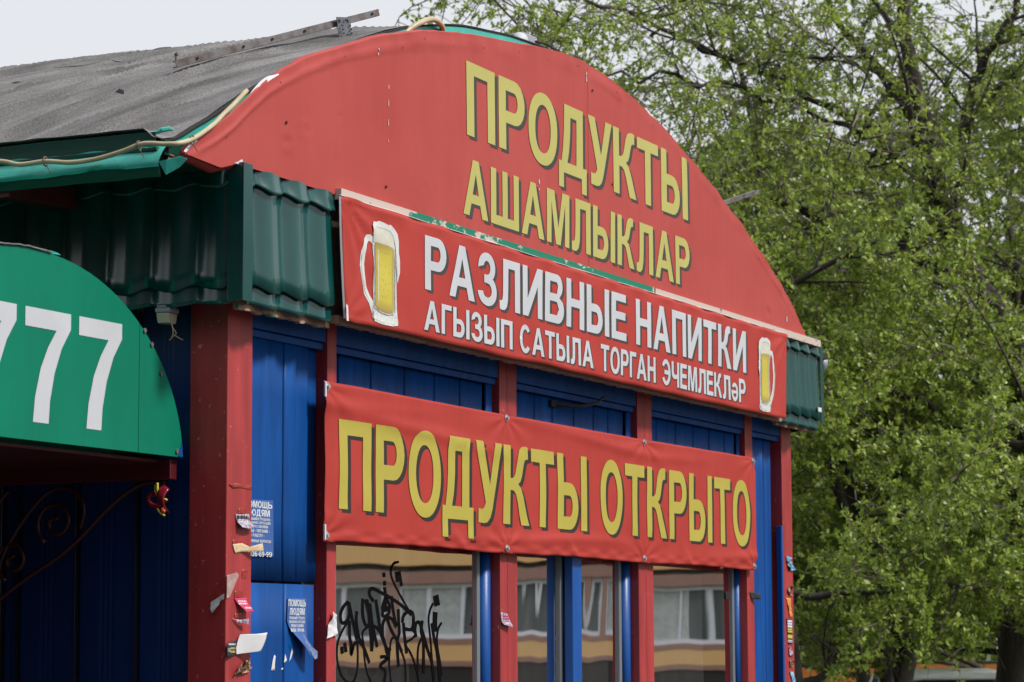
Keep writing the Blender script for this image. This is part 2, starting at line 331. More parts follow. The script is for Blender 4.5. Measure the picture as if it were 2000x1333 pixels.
# ------------------------------------------------------------------ lettering
def arc(cx, cy, rx, ry, a0, a1, n=10, e=1.0):
    out = []
    for i in range(n+1):
        a = R(a0 + (a1-a0)*i/n); c, s_ = math.cos(a), math.sin(a)
        out.append((cx + rx*math.copysign(abs(c)**e, c), cy + ry*math.copysign(abs(s_)**e, s_)))
    return out
S = .21
def bowl(x0, ztop, zbot, w, s=S, t=.17):     # closed letter bowl to the right of a stem at x0: outer path, hole
    h = (ztop-zbot)/2; cy = (ztop+zbot)/2; cx = x0 + w - h*.95
    o = arc(cx, cy, h*.95, h, 90, -90, 10)
    i = [(x0+s, ztop-t), (cx-.02, ztop-t)] + arc(cx-.02, cy, h*.95-s+.02, h-t, 80, -80, 8) + [(cx-.02, zbot+t), (x0+s, zbot+t)]
    return o, i
def glyphs():
    G = {}
    G['П'] = (.80, [[(0,0),(0,1),(.8,1),(.8,0),(.59,0),(.59,.83),(.21,.83),(.21,0)]])
    o, i = bowl(0, 1, .38, .76); G['Р'] = (.76, [[(0,0),(0,1)]+o+[(S,.38),(S,0)], i])
    G['О'] = (.88, [arc(.44,.5,.44,.515,0,360,40,.93)[:-1], arc(.44,.5,.235,.345,0,360,32,.93)[:-1]])
    G['Д'] = (.90, [[(0,-.22),(0,.16),(.09,.16),(.13,.35),(.155,.6),(.17,1),(.78,1),(.78,.16),(.9,.16),(.9,-.22),(.74,-.22),(.74,0),(.16,0),(.16,-.22)],
                    [(.57,.83),(.37,.83),(.36,.55),(.33,.32),(.28,.16),(.57,.16)]])
    G['У'] = (.82, [[(0,1),(.23,1),(.44,.47),(.60,1),(.82,1),(.52,.17),(.46,.06),(.38,.0),(.28,-.015),(.1,-.01),(.1,.165),(.2,.155),(.26,.175),(.31,.24)]])
    G['К'] = (.81, [[(0,0),(0,1),(.21,1),(.21,.585),(.29,.59),(.35,.63),(.39,.72),(.44,.87),(.50,.96),(.58,1.0),(.68,1.01),(.76,1.0),(.76,.845),(.70,.845),(.65,.82),(.62,.75),(.57,.62),(.52,.55),(.45,.52),(.54,.47),(.62,.36),(.81,0),(.57,0),(.44,.29),(.38,.39),(.31,.43),(.21,.435),(.21,0)]])
    G['Т'] = (.78, [[(0,.83),(0,1),(.78,1),(.78,.83)], 'new', [(.285,0),(.285,.8302),(.495,.8302),(.495,0)]])
    o, i = bowl(0, .62, 0, .72)
    G['Ь'] = (.72, [[(0,0),(0,1),(S,1),(S,.62)]+o, i])
    G['Ы'] = (1.03, [[(0,0),(0,1),(S,1),(S,.62)]+o, i, 'new', [(.82,0),(.82,1),(1.03,1),(1.03,0)]])
    G['А'] = (.94, [[(0,0),(.36,1),(.58,1),(.94,0),(.71,0),(.635,.225),(.30,.225),(.22,0)], [(.35,.39),(.58,.39),(.467,.76)]])
    G['Ш'] = (1.12, [[(0,0),(0,1),(.21,1),(.21,.17),(.455,.17),(.455,1),(.665,1),(.665,.17),(.91,.17),(.91,1),(1.12,1),(1.12,0)]])
    G['Щ'] = (1.2, [[(0,0),(0,1),(.21,1),(.21,.17),(.455,.17),(.455,1),(.665,1),(.665,.17),(.91,.17),(.91,1),(1.12,1),(1.12,.17),(1.2,.17),(1.2,-.2),(1.03,-.2),(1.03,0)]])
    G['Ц'] = (.90, [[(0,0),(0,1),(.21,1),(.21,.17),(.58,.17),(.58,1),(.79,1),(.79,.17),(.9,.17),(.9,-.2),(.73,-.2),(.73,0)]])
    G['М'] = (.96, [[(0,0),(0,1),(.31,1),(.48,.32),(.65,1),(.96,1),(.96,0),(.77,0),(.77,.78),(.58,0),(.38,0),(.19,.78),(.19,0)]])
    G['Л'] = (.83, [[(.83,0),(.83,1),(.16,1),(.16,.55),(.145,.30),(.12,.20),(.07,.165),(0,.17),(0,0),(.1,-.015),(.2,-.005),(.29,.06),(.34,.2),(.36,.45),(.37,.83),(.62,.83),(.62,0)]])
    G['И'] = (.82, [[(0,0),(0,1),(.2,1),(.2,.36),(.6,1),(.82,1),(.82,0),(.62,0),(.62,.63),(.22,0)]])
    G['З'] = (.74, [[(.02,.70)]+arc(.36,.73,.33,.285,172,-40,14)+[(.57,.525)]+arc(.37,.285,.37,.30,52,-172,16)+[(.2,.26)]+arc(.37,.285,.17,.14,-165,88,12)+[(.25,.43),(.25,.585)]+arc(.36,.722,.13,.135,-88,165,10)])
    o1, i1 = bowl(0, 1, .53, .74); o2, i2 = bowl(0, .56, 0, .80)
    G['В'] = (.80, [[(0,0),(0,1)]+[p for p in o1 if p[1] > .56]+[(.60,.535)]+[p for p in o2 if p[1] < .50], [(S,.84),(.5,.84),(.545,.77),(.5,.60),(S,.60)], [(S,.44),(.5,.44),(.585,.30),(.5,.165),(S,.165)]])
    G['Н'] = (.80, [[(0,0),(0,1),(.21,1),(.21,.60),(.59,.60),(.59,1),(.8,1),(.8,0),(.59,0),(.59,.43),(.21,.43),(.21,0)]])
    G['Е'] = (.71, [[(0,0),(0,1),(.69,1),(.69,.83),(.21,.83),(.21,.605),(.66,.605),(.66,.44),(.21,.44),(.21,.17),(.71,.17),(.71,0)]])
    G['Г'] = (.62, [[(0,0),(0,1),(.62,1),(.62,.83),(.21,.83),(.21,0)]])
    G['Ч'] = (.76, [[(0,1),(.21,1),(.21,.66),(.23,.54),(.30,.49),(.42,.48),(.55,.52),(.55,1),(.76,1),(.76,0),(.55,0),(.55,.355),(.38,.31),(.22,.315),(.08,.38),(.01,.5),(0,.64)]])
    G['С'] = (.84, [arc(.43,.5,.43,.515,38,322,28)+arc(.43,.5,.225,.345,318,42,22)])
    G['Э'] = (.82, [arc(.38,.5,.44,.515,150,-150,28)+arc(.38,.5,.235,.345,-145,-14,11)+[(.22,.415),(.22,.585)]+arc(.38,.5,.235,.345,14,145,11)])
    G['Ә'] = (.72, [[(.03,.60)]+arc(.36,.38,.36,.39,145,-180,28)+[(0,.44),(.52,.44)]+arc(.36,.38,.17,.235,20,135,9), arc(.36,.32,.17,.17,-178,-2,10)])
    G['Б'] = (.76, [[(0,0),(0,1),(.68,1),(.68,.83),(S,.83),(S,.62)]+bowl(0,.62,0,.76)[0], bowl(0,.62,0,.76)[1]])
    G['Ю'] = (1.18, [[(0,0),(0,1),(.2,1),(.2,.585)]+arc(.76,.5,.42,.515,168,-168,30)[0:]+[(.2,.415),(.2,0)], arc(.76,.5,.22,.345,0,360,24)[:-1]])
    o, i = bowl(0, 1, .38, .76)
    G['Я'] = (.78, [[(.78-x, y) for x, y in [(0,0),(0,1)]+o+[(.46,.38),(.78,0),(.54,0),(S+.02,.38),(S,.38),(S,0)]], [(.78-x, y) for x, y in i]])
    G['Ж'] = (1.1, [[(0,0),(.26,.52),(.03,1),(.26,1),(.45,.6),(.45,1),(.65,1),(.65,.6),(.84,1),(1.07,1),(.84,.52),(1.1,0),(.86,0),(.65,.42),(.65,0),(.45,0),(.45,.42),(.24,0)]])
    G['7'] = (.66, [[(0,.83),(0,1),(.66,1),(.66,.86),(.53,.68),(.43,.45),(.37,.2),(.355,0),(.13,0),(.155,.22),(.23,.48),(.33,.67),(.45,.83)]])
    G['4'] = (.7, [[(.42,0),(.42,.2),(0,.2),(0,.36),(.38,1),(.6,1),(.6,.36),(.7,.36),(.7,.2),(.6,.2),(.6,0)], [(.42,.36),(.42,.7),(.2,.36)]])
    G['3'] = G['З']
    G['6'] = (.7, [arc(.35,.5,.35,.51,40,180,12)+arc(.35,.32,.35,.33,190,450,20)+[(.24,.6),(.22,.7),(.26,.82)]+arc(.35,.6,.16,.27,95,45,5), arc(.35,.32,.15,.17,0,360,16)[:-1]])
    G['9'] = (.7, [[(.7-x, 1-y) for x, y in p] for p in G['6'][1]])
    G['-'] = (.4, [[(0,.35),(0,.52),(.4,.52),(.4,.35)]])
    return G
GL = glyphs()
def text_polys(s, gap=.11, sp=.42):
    x = 0; out = []
    for k, ch in enumerate(s):
        if ch == ' ': x += sp; continue
        w, ps = GL[ch]
        if k and ((s[k-1], ch) in (('О','Д'),('Д','У'),('К','Т'),('А','Т'),('Г','А'),('У','К'))): x -= .06
        cur = []; groups = [cur]
        for p in ps:
            if p == 'new': cur = []; groups.append(cur); continue
            cur.append([(a+x, b) for a, b in p])
        out += groups; x += w + gap
    return out, x-gap
def true_normals(me, surf, off):       # print shades like the cloth it lies on
    if not callable(surf) or not len(me.vertices): return
    e = .004; ns = []
    for v in me.vertices:
        x, z = v.co.x+off.x, v.co.z+off.z
        n = Vector(((surf(x+e, z)-surf(x-e, z))/(2*e), -1, (surf(x, z+e)-surf(x, z-e))/(2*e))).normalized(); ns.append(n)
    me.normals_split_custom_set_from_vertices(ns)
def text_obj(name, s, x0, x1, z0, h, surf, eps, m, parent, dx=0, dz=0, step=.07, gap=.11, sp=.42, clip=None):
    polys, W = text_polys(s, gap, sp); k = (x1-x0)/W
    bm = bmesh.new()
    for g in polys:
        loops = [[Vector((x0+dx+a*k, 0, z0+dz+b*h)) for a, b in p] for p in g]
        flat = [v for l in loops for v in l]
        vs = [bm.verts.new(v) for v in flat]
        for t in tessellate_polygon([[Vector((v.x, v.z, 0)) for v in l] for l in loops]):
            try: bm.faces.new([vs[i] for i in t])
            except ValueError: pass
    if step:
        xa = math.floor(x0/step)*step
        while xa < x1+.1:
            bmesh.ops.bisect_plane(bm, geom=bm.verts[:]+bm.edges[:]+bm.faces[:], plane_co=(xa,0,0), plane_no=(1,0,0)); xa += step
        za = z0-.3*h
        while za < z0+1.1*h:
            bmesh.ops.bisect_plane(bm, geom=bm.verts[:]+bm.edges[:]+bm.faces[:], plane_co=(0,0,za), plane_no=(0,0,1)); za += step
    if clip is not None:
        bmesh.ops.bisect_plane(bm, geom=bm.verts[:]+bm.edges[:]+bm.faces[:], plane_co=(clip,0,0), plane_no=(-1,0,0), clear_outer=True)
    off = wloc(parent)
    for v in bm.verts:
        if callable(surf): p = Vector((v.co.x, surf(v.co.x, v.co.z)-eps, v.co.z))
        else: p = Vector((v.co.x, surf-eps, v.co.z))
        v.co = p - off
    for f in bm.faces:
        f.normal_update()
        if f.normal.y > 0: f.normal_flip()
        f.smooth = True
    me = bpy.data.meshes.new(name); bm.to_mesh(me); bm.free(); me.materials.append(M[m]); true_normals(me, surf, off)
    o = bpy.data.objects.new(name, me); COL.objects.link(o); o.parent = parent
    return o
def poly_obj(name, poly, surf, eps, m, parent, holes=(), step=.02, attr=None):
    bm = bmesh.new(); loops = [poly]+list(holes); flat = [p for l in loops for p in l]
    vs = [bm.verts.new((p[0], 0, p[1])) for p in flat]
    for t in tessellate_polygon([[Vector((x, z, 0)) for x, z in l] for l in loops]):
        try: bm.faces.new([vs[i] for i in t])
        except ValueError: pass
    xs = [p[0] for p in poly]; zs = [p[1] for p in poly]
    a = min(xs)
    while a < max(xs):
        bmesh.ops.bisect_plane(bm, geom=bm.verts[:]+bm.edges[:]+bm.faces[:], plane_co=(a,0,0), plane_no=(1,0,0)); a += step
    a = min(zs)
    while a < max(zs):
        bmesh.ops.bisect_plane(bm, geom=bm.verts[:]+bm.edges[:]+bm.faces[:], plane_co=(0,0,a), plane_no=(0,0,1)); a += step
    off = wloc(parent); ev = []
    for v in bm.verts:
        x, z = v.co.x, v.co.z
        if attr: ev.append(attr(x, z))
        v.co = Vector((x, (surf(x, z) if callable(surf) else surf)-eps, z)) - off
    for f in bm.faces:
        f.normal_update()
        if f.normal.y > 0: f.normal_flip()
        f.smooth = True
    me = bpy.data.meshes.new(name); bm.to_mesh(me); bm.free(); me.materials.append(M[m]); true_normals(me, surf, off)
    if attr:
        at = me.attributes.new('edge', 'FLOAT', 'POINT')
        for i, e in enumerate(ev): at.data[i].value = e
    o = bpy.data.objects.new(name, me); COL.objects.link(o); o.parent = parent
    return o

# ================================================================== SETTING
def ground():
    g = MB(); g.grid(lambda u, v: (-400+u*800, -400+v*800, -.012), 8, 8)
    o = obj('ground', g, 'grass'); o['kind'] = 'structure'
    p = MB(); p.box(-14, 9, -14, 9, -.10, 0)
    o = obj('pavement', p, 'asphalt'); o['kind'] = 'structure'
    r = MB(); r.box(12, 75, -13.5, -4.6, -.06, -.004)
    o = obj('road', r, 'asphalt'); o['kind'] = 'structure'
    r = MB(); r.box(14.4, 24, -4.4, 12, -.06, -.004)
    o = obj('parking_lot', r, 'asphalt'); o['kind'] = 'structure'
ground()
def shade_building():     # unseen block added at left to shade the side wall; shows in its gloss
    b = MB(); b.box(-25, -12.5, -18, 17, 0, 8.6); o = obj('added_shade_building', b, 'brick'); o['kind'] = 'structure'
    for fl in range(2):
        for k in range(10):
            w = MB(); w.box(-12.49, -12.45, -17+k*3.3, -15.4+k*3.3, 1.2+fl*2.9, 2.7+fl*2.9); obj('window', w, 'car_glass', o)
shade_building()

# ================================================================== THE SHOP
shop = thing('shop_kiosk', 'red and blue metal-clad grocery kiosk with an arched red sign and grey felt barrel roof', 'kiosk', (3.15, 0, 0))
ZB, ZT = 2.90, 3.405         # apron bottom, top
def box_part(name, x0, x1, y0, y1, z0, z1, m, bevel=.003, parent=None, **k):
    return obj(name, MB().box(x0, x1, y0, y1, z0, z1), m, parent or shop, bevel=bevel, **k)
# posts
box_part('corner_post', 0, .18, 0, .163, 0, 2.93, 'post_red', .004)
for x0, x1 in ((.757,.832),(2.345,2.4235),(2.4255,2.528),(3.969,4.0655),(4.0675,4.164),(5.545,5.66)):
    box_part('wall_post', x0, x1, 0, .11, 0, 2.93, 'post_red', .003)
box_part('corner_post', 6.155, 6.325, 0, .165, 0, 2.93, 'post_red', .004)
box_part('corner_trim', 6.124, 6.153, -.002, .03, 0, 2.325, 'blue', .003)
# dark side flanges
# corrugated wall panels, one per sheet
def panel(x0, x1, z0, z1, Y=.032, ribs=2, m='blue'):
    b = MB(); n = max(10, int((x1-x0)/.008)); L_ = x1-x0
    def f(u, v):
        x = x0 + u*L_; y = Y + .0025*nz(x*3, z0+v*2)
        e = min(u*L_, (1-u)*L_)
        y += .009*(1-sm(0, .012, e))                       # folded edges
        for k in range(1, ribs+1):
            c = x0 + L_*k/(ribs+1); d = abs(x-c)
            y += .003*math.exp(-(d/.006)**2)
        return (x, y, z0+v*(z1-z0))
    b.grid(f, n, max(2, int((z1-z0)/.2)))
    return obj('wall_panel', b, m, shop, smooth=True, solid=.006)
for x0, x1 in ((.181,.463),(.466,.66)):
    panel(x0, x1, 1.897, 2.845, .028, 1)
panel(.662, .756, 1.90, 2.845, .045, 0)
for x0, x1 in ((.181,.461),(.464,.70)):
    panel(x0, x1, .05, 1.886, .020, 1)
panel(.702, .756, .05, 1.88, .06, 0)
box_part('joint_strip', .181, .756, .055, .06, 1.87, 1.91, 'black_gap', 0)
def bay(xs):
    for a, b in zip(xs[:-1], xs[1:]): panel(a+.002, b-.002, 2.20, 2.845, .045 if (b-a) > .09 else .03, 1 if b-a > .16 else 0)
bay((.833,.93,1.21,1.508,1.791,2.037,2.27,2.344))
bay((2.529,2.60,2.824,3.028,3.281,3.517,3.70,3.90,3.968))
bay((4.165,4.34,4.609,4.871,5.102,5.339,5.50,5.544))
for a, b in ((5.661,5.78),(5.783,5.97),(5.973,6.096)): panel(a, b, .05, 2.845, .045, 1)
panel(6.098, 6.153, 2.33, 2.845, .07, 0)
for x0, x1 in ((.181,.756),(.833,2.344),(2.529,3.968),(4.165,5.544),(5.661,6.154)):
    box_part('header_board', x0, x1, .006, .10, 2.846, 2.93, 'blue', .003)
    box_part('header_bead', x0, x1, .018, .0285, 2.815, 2.843, 'blue', .003)
# soffit under the front and side aprons
box_part('soffit_board', -.09, 6.44, -.092, -.003, 2.932, 2.95, 'old_wood', .002)
box_part('soffit_board', -.092, -.003, .0, 6.5, 2.932, 2.95, 'old_wood', .002)
box_part('soffit_board', 6.33, 6.44, .0, 6.5, 2.932, 2.95, 'old_wood', .002)
# peeling board under the aprons
def ragged(x0, x1, z0, z1, Y, th, m, name, amp=.006, seed=0.):
    b = MB(); n = int((x1-x0)/.02)
    top = [(x0+(x1-x0)*i/n, z1+amp*.3*nz(i*.9, seed)) for i in range(n+1)]
    bot = [(x0+(x1-x0)*i/n, z0+amp*nz(i*.45, seed+7)+amp*.5*nz(i*1.7, seed+3)) for i in range(n+1)]
    vs = []
    for (xa, za), (xb, zb) in zip(bot, top): vs += [(xa, Y, za), (xb, Y, zb), (xb, Y+th, zb), (xa, Y+th, za)]
    fs = []
    for i in range(n):
        a = i*4; c = a+4
        fs += [(a,c,c+1,a+1),(a+1,c+1,c+2,a+2),(a+3,a+2,c+2,c+3),(a,a+3,c+3,c)]
    fs += [(0,1,2,3),(n*4+3,n*4+2,n*4+1,n*4)]
    b.add(vs, fs); return obj(name, b, m, shop)
ragged(-.09, .60, 2.880, 2.931, -.095, .02, 'peel_low', 'bottom_board', .010, 1)
ragged(.602, 5.80, 2.899, 2.931, -.130, .03, 'peel_low', 'bottom_board', .010, 5)
ragged(5.802, 6.44, 2.884, 2.931, -.095, .02, 'peel_low', 'bottom_board', .006, 8)
ragged(.585, 3.83, 3.385, 3.428, -.155, .03, 'peel_top', 'trim_board', .004, 2)
ragged(3.835, 6.42, 3.385, 3.424, -.162, .036, 'peel_top', 'trim_board', .004, 9)
ragged(-.10, .58, 3.36, 3.408, -.108, .02, 'peel_top', 'trim_board', .004, 12)
box_part('fascia_frame', -.10, 6.45, -.085, .0, 2.951, 3.36, 'old_wood', 0)
box_part('fascia_frame', -.085, .0, .001, 6.4, 2.951, 3.36, 'old_wood', 0)

# metal-tile apron sheets: wavy courses, the lower edge of each course scalloped and stepped
def tile_course(name, a, b, zt, zb, place, out0, out1, pitch=.19, phase=0., sc=.012, amp=.015, nu=None, lip=.014):
    n = nu or max(12, int((b-a)/.012)); g = MB()
    def w(s):
        t = ((s-phase)/pitch) % 1.0
        return (math.sin(2*PI*t) + .28*math.sin(4*PI*t + .6))*amp
    rows = 7
    def f(u, v):
        s = a+(b-a)*u
        k = v*(rows+2)
        if k <= rows:
            q = k/rows; z = zt + (zb - sc*(w(s)/amp) - zt)*q; o = out0+(out1-out0)*q**1.5 + w(s)
        elif k < rows+1.5: z = zb - sc*(w(s)/amp) - .003; o = out1+w(s)-lip*.5
        else: z = zb - sc*(w(s)/amp) + .002; o = out1+w(s)-lip
        return place(s, o, z)
    g.grid(f, n, rows+2)
    return obj(name, g, 'tile_green', shop, smooth=True)
front = lambda s, o, z: (s, -.126-o, z)
side = lambda s, o, z: (-.126-o, s, z)
rside = lambda s, o, z: (6.46+o, s, z)
for (pl, a, b, ph, pt_) in ((front, -.092, .578, .03, .205), (front, 5.80, 6.48, .06, .175), (side, -.095, 6.4, .115, .197), (rside, -.1, 6.4, .0, .19)):
    tile_course('metal_tile_sheet', a, b, ZT, 3.335, pl, .008, .022, pt_, ph)
    tile_course('metal_tile_sheet', a, b, 3.37, 2.962, pl, .000, .018, pt_, ph)
    tile_course('metal_tile_sheet', a, b, 3.00, 2.900, pl, -.004, .004, pt_, ph, sc=.006)
# corner flashing
cf = MB(); cf.prism([(0,0)]*0 or [(-.153,0),(-.098,0),(-.098,1),(-.153,1)], 0, 0) if False else None
cf.box(-.156, -.094, -.156, -.150, 2.90, 3.41) if cf else None
cf = MB(); cf.box(-.158, -.092, -.158, -.153, 2.90, 3.41); cf.box(-.158, -.153, -.153, -.092, 2.90, 3.41)
obj('corner_flashing', cf, 'tile_green', shop, bevel=.0015)
cf = MB(); cf.box(6.44, 6.50, -.150, -.146, 2.93, 3.40)
obj('corner_flashing', cf, 'tile_green', shop, bevel=.001)
# screws with washers
def screw_mesh(r=.007):
    s = MB(); s.cyl((0,0,0), (0,-1,0), r*1.7, .003, 12); s.cyl((0,-.003,0), (0,-1,0), r, .006, 6); return s
sc0 = obj('screw', screw_mesh(), 'dark_green', shop); sc0.location = Vector((-.125,-.158,3.36)) - wloc(shop); 
for p in ((-.078,-.150,3.345),(.18,-.155,3.30),(.47,-.155,3.30),(-.10,-.158,2.985),(-.082,-.15,3.03),(.42,-.157,3.02),(5.95,-.15,3.37),(6.12,-.15,3.36),(5.98,-.15,3.30),(6.02,-.155,2.98)):
    shared('screw', sc0, p, shop)
for p in ((-.158,-.130,3.36),(-.158,-.02,3.35),(-.158,-.01,3.0),(-.158,.40,3.0)):
    shared('screw', sc0, p, shop, (0,0,-PI/2))
# small label and lamp at the right end of the apron
box_part('sheet_label', 6.36, 6.42, -.160, -.157, 3.0, 3.025, 'paper', 0)

# side wall (seen under the canopy): corrugated blue sheets
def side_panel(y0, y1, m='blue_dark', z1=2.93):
    b = MB(); n = max(20, int((y1-y0)/.006))
    def f(u, v):
        y = y0+(y1-y0)*u; x = .035; e = min(y-y0, y1-y)
        x -= .012*(1-sm(0, .010, y-y0)); x += .010*(1-sm(0, .014, y1-y))
        d = (y-y0)/(y1-y0)
        for c in (.42,.5,.58): x += .003*math.exp(-((d-c)/.02)**2)
        return (x, y, v*z1)
    b.grid(f, n, 3); return obj('side_panel', b, m, shop, smooth=True)
ys = [.163,.409,.677,.947,1.02]
y = 1.02
while y < 6.3: y += .27; ys.append(y)
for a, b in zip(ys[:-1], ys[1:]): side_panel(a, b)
for k in range(24):
    a = .17 + k*.27
    if a+.27 > 6.5: break
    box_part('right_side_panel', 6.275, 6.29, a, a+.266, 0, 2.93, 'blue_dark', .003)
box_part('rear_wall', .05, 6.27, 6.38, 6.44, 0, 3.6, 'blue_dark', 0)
box_part('interior_lining', .06, .075, .17, 6.3, 0, 2.93, 'interior', 0)
box_part('interior_lining', 6.25, 6.265, .17, 6.3, 0, 2.93, 'interior', 0)
box_part('interior_floor', .08, 6.24, .2, 6.3, .05, .12, 'interior', 0)
box_part('interior_ceiling', .08, 6.24, .13, 6.3, 2.86, 2.90, 'interior', 0)
box_part('interior_partition', .08, 6.24, 2.6, 2.66, .13, 2.85, 'interior', 0)
box_part('base_wall', .833, 2.344, .035, .09, 0, 1.0, 'blue', .003)
box_part('base_wall', 2.529, 3.968, .035, .09, 0, 1.0, 'blue', .003)
box_part('base_wall', 4.165, 5.544, .035, .09, 0, 1.0, 'blue', .003)

# windows: one thing-part per opening, its panes and bars as sub-parts
def window(x0, x1, panes, mull=()):
    fr = obj('window', MB().box(x0, x1, .05, .10, 1.0, 1.05), 'blue_frame', shop, bevel=.003)
    obj('window_head', MB().box(x0, x1, .05, .10, 2.18, 2.198), 'blue_frame', fr)
    for a, b, tilt in panes:
        m = MB(); m.box(a, a+.012, .060, .085, 1.05, 2.18); m.box(b-.030, b, .060, .085, 1.05, 2.18); m.box(a+.012, b-.030, .060, .085, 1.05, 1.08); m.box(a+.012, b-.030, .060, .085, 2.165, 2.18)
        obj('aluminium_frame', m, 'alu', fr, bevel=.002)
        g = MB(); n = 14
        g.grid(lambda u, v: (a+.012+u*(b-.030-a-.012), .071+tilt[0]*(u-.5)+tilt[1]*(v-.5)+.0004*nz(u*3+a, v*3), 1.08+v*1.085), n, 14)
        obj('pane', g, 'glass', fr, smooth=True)
        # blue jamb bar beyond the pane
        j = MB(); j.tube([(b+.055, .075, 1.05), (b+.055, .075, 2.18)], .036, 10); j.box(b, b+.09, .085, .10, 1.05, 2.18)
        obj('jamb_bar', j, 'blue_frame', fr, smooth=True)
    for a, b in mull:
        obj('mullion', MB().box(a, b, .004, .048, 1.0, 2.198), 'blue_frame', fr, bevel=.004)
    return fr
window(.833, 2.344, [(.93, 2.262, (0,0))])
window(2.529, 3.968, [(2.60, 3.165, (.004,-.002)), (3.29, 3.885, (.003,-.0025))], [(3.155, 3.262)])
window(4.165, 5.544, [(4.25, 5.50, (-.003,.004))])

# graffiti in marker ink on the first pane
GRAF=[[1.073,1.753,1.024,1.719,0.981,1.673,0.968,1.627,0.977,1.577,1.008,1.531,1.052,1.505,1.105,1.506,1.136,1.546,1.144,1.601,1.140,1.660,1.129,1.685],[1.063,1.826,1.024,1.807,0.998,1.777,1.002,1.748,1.024,1.740,1.059,1.755,1.072,1.786,1.063,1.824],[1.068,1.824,1.090,1.770,1.117,1.715,1.135,1.673],[1.073,1.748,1.073,1.694,1.086,1.652,1.087,1.614,1.108,1.656],[1.134,1.789,1.130,1.745,1.148,1.694,1.171,1.660],[1.108,1.656,1.148,1.664,1.184,1.651,1.211,1.622,1.243,1.579],[1.184,1.841,1.184,1.779,1.202,1.741,1.229,1.728,1.243,1.745],[1.206,1.837,1.233,1.788,1.243,1.745,1.256,1.685,1.261,1.626],[1.220,1.837,1.245,1.788,1.256,1.745,1.270,1.685,1.264,1.626],[1.247,1.822,1.265,1.745,1.284,1.703,1.311,1.643],[1.297,1.838,1.320,1.771,1.339,1.707,1.367,1.668,1.404,1.634,1.432,1.638],[1.234,1.728,1.184,1.702,1.193,1.651,1.203,1.592,1.221,1.541,1.257,1.501],[1.256,1.732,1.302,1.724,1.343,1.703],[1.279,1.831,1.247,1.852,1.242,1.871,1.269,1.883,1.320,1.873,1.431,1.846,1.526,1.817,1.617,1.778],[1.375,1.891,1.383,1.854,1.380,1.807,1.357,1.793],[1.368,1.951,1.371,1.932],[1.375,1.917,1.377,1.897],[1.502,1.998,1.459,1.991,1.431,1.964,1.441,1.929,1.488,1.882,1.545,1.835,1.603,1.789],[1.480,1.956,1.490,1.913],[1.505,1.959,1.528,1.898],[1.385,1.850,1.357,1.798,1.422,1.807,1.385,1.850],[1.387,1.841,1.380,1.798,1.403,1.807],[1.376,1.806,1.357,1.785,1.366,1.770,1.404,1.776,1.417,1.798,1.385,1.807],[1.436,1.855,1.450,1.799,1.479,1.729],[1.479,1.725,1.441,1.759,1.394,1.763,1.362,1.742,1.357,1.698,1.376,1.660,1.404,1.608],[1.399,1.759,1.432,1.716,1.488,1.668,1.531,1.622],[1.497,1.801,1.502,1.747,1.507,1.703,1.488,1.660,1.500,1.562],[1.460,1.686,1.432,1.668,1.418,1.608,1.418,1.556,1.432,1.498],[1.526,1.625,1.555,1.585,1.564,1.537,1.564,1.496],[1.545,1.743,1.555,1.686,1.574,1.616],[1.535,1.743,1.545,1.773,1.593,1.793,1.631,1.783,1.636,1.747,1.617,1.717,1.555,1.719],[1.622,1.714,1.656,1.699,1.622,1.677,1.559,1.657,1.602,1.624,1.641,1.584,1.670,1.536,1.685,1.495],[1.660,1.684,1.651,1.721,1.665,1.745,1.695,1.743,1.729,1.695,1.768,1.632,1.808,1.574,1.827,1.493],[1.719,1.755,1.709,1.708,1.729,1.659,1.729,1.531],[1.719,1.686,1.685,1.650,1.675,1.597,1.680,1.536],[1.823,1.829,1.793,1.802,1.778,1.757,1.793,1.686,1.808,1.597,1.822,1.507],[1.833,1.861,1.848,1.816],[1.858,1.866,1.876,1.821],[1.833,1.793,1.828,1.740,1.833,1.708],[1.850,1.791,1.846,1.740,1.850,1.708],[1.808,1.744,1.828,1.686,1.858,1.619,1.887,1.492],[1.903,1.747,1.868,1.717,1.858,1.659,1.888,1.574,1.902,1.520],[1.007,1.646,1.014,1.618],[1.032,1.662,1.044,1.624],[1.339,1.602,1.367,1.604,1.404,1.597,1.348,1.574,1.344,1.559,1.381,1.543,1.372,1.499]]
THIN = {0,11,17,27,28,31,34,35,41}
def smooth_path(p, k=5):
    p = [Vector((a, 0, b)) for a, b in p]
    if len(p) < 3: return p
    out = []
    for i in range(len(p)-1):
        a, b, c, d = p[max(i-1,0)], p[i], p[i+1], p[min(i+2,len(p)-1)]
        for j in range(k):
            t = j/k; out.append(.5*((2*b)+(c-a)*t+(2*a-5*b+4*c-d)*t*t+(3*b-a-3*c+d)*t*t*t))
    return out+[p[-1]]
def graffiti():
    g = MB()
    for k, s in enumerate(GRAF):
        pts = smooth_path([(s[i], s[i+1]) for i in range(0, len(s), 2)])
        wx, wz = (.011, .0042) if k in THIN else (.018, .0060)
        y = .0695 - k*.00001; vs = []
        for i, p in enumerate(pts):
            t = (pts[min(i+1,len(pts)-1)]-pts[max(i-1,0)]).normalized()
            n = Vector((-t.z, 0, t.x)); w = Vector((n.x*wx/1.6, 0, n.z*wz*1.25))*(1+.15*nz(i*.4, k))
            vs += [(p.x+w.x, y, p.z+w.z), (p.x-w.x, y, p.z-w.z)]
        g.add(vs, [(2*i, 2*i+1, 2*i+3, 2*i+2) for i in range(len(pts)-1)])
    return obj('graffiti_tag', g, 'paint_marker', shop, label='black marker graffiti tag scrawled over the left window pane')
graffiti()
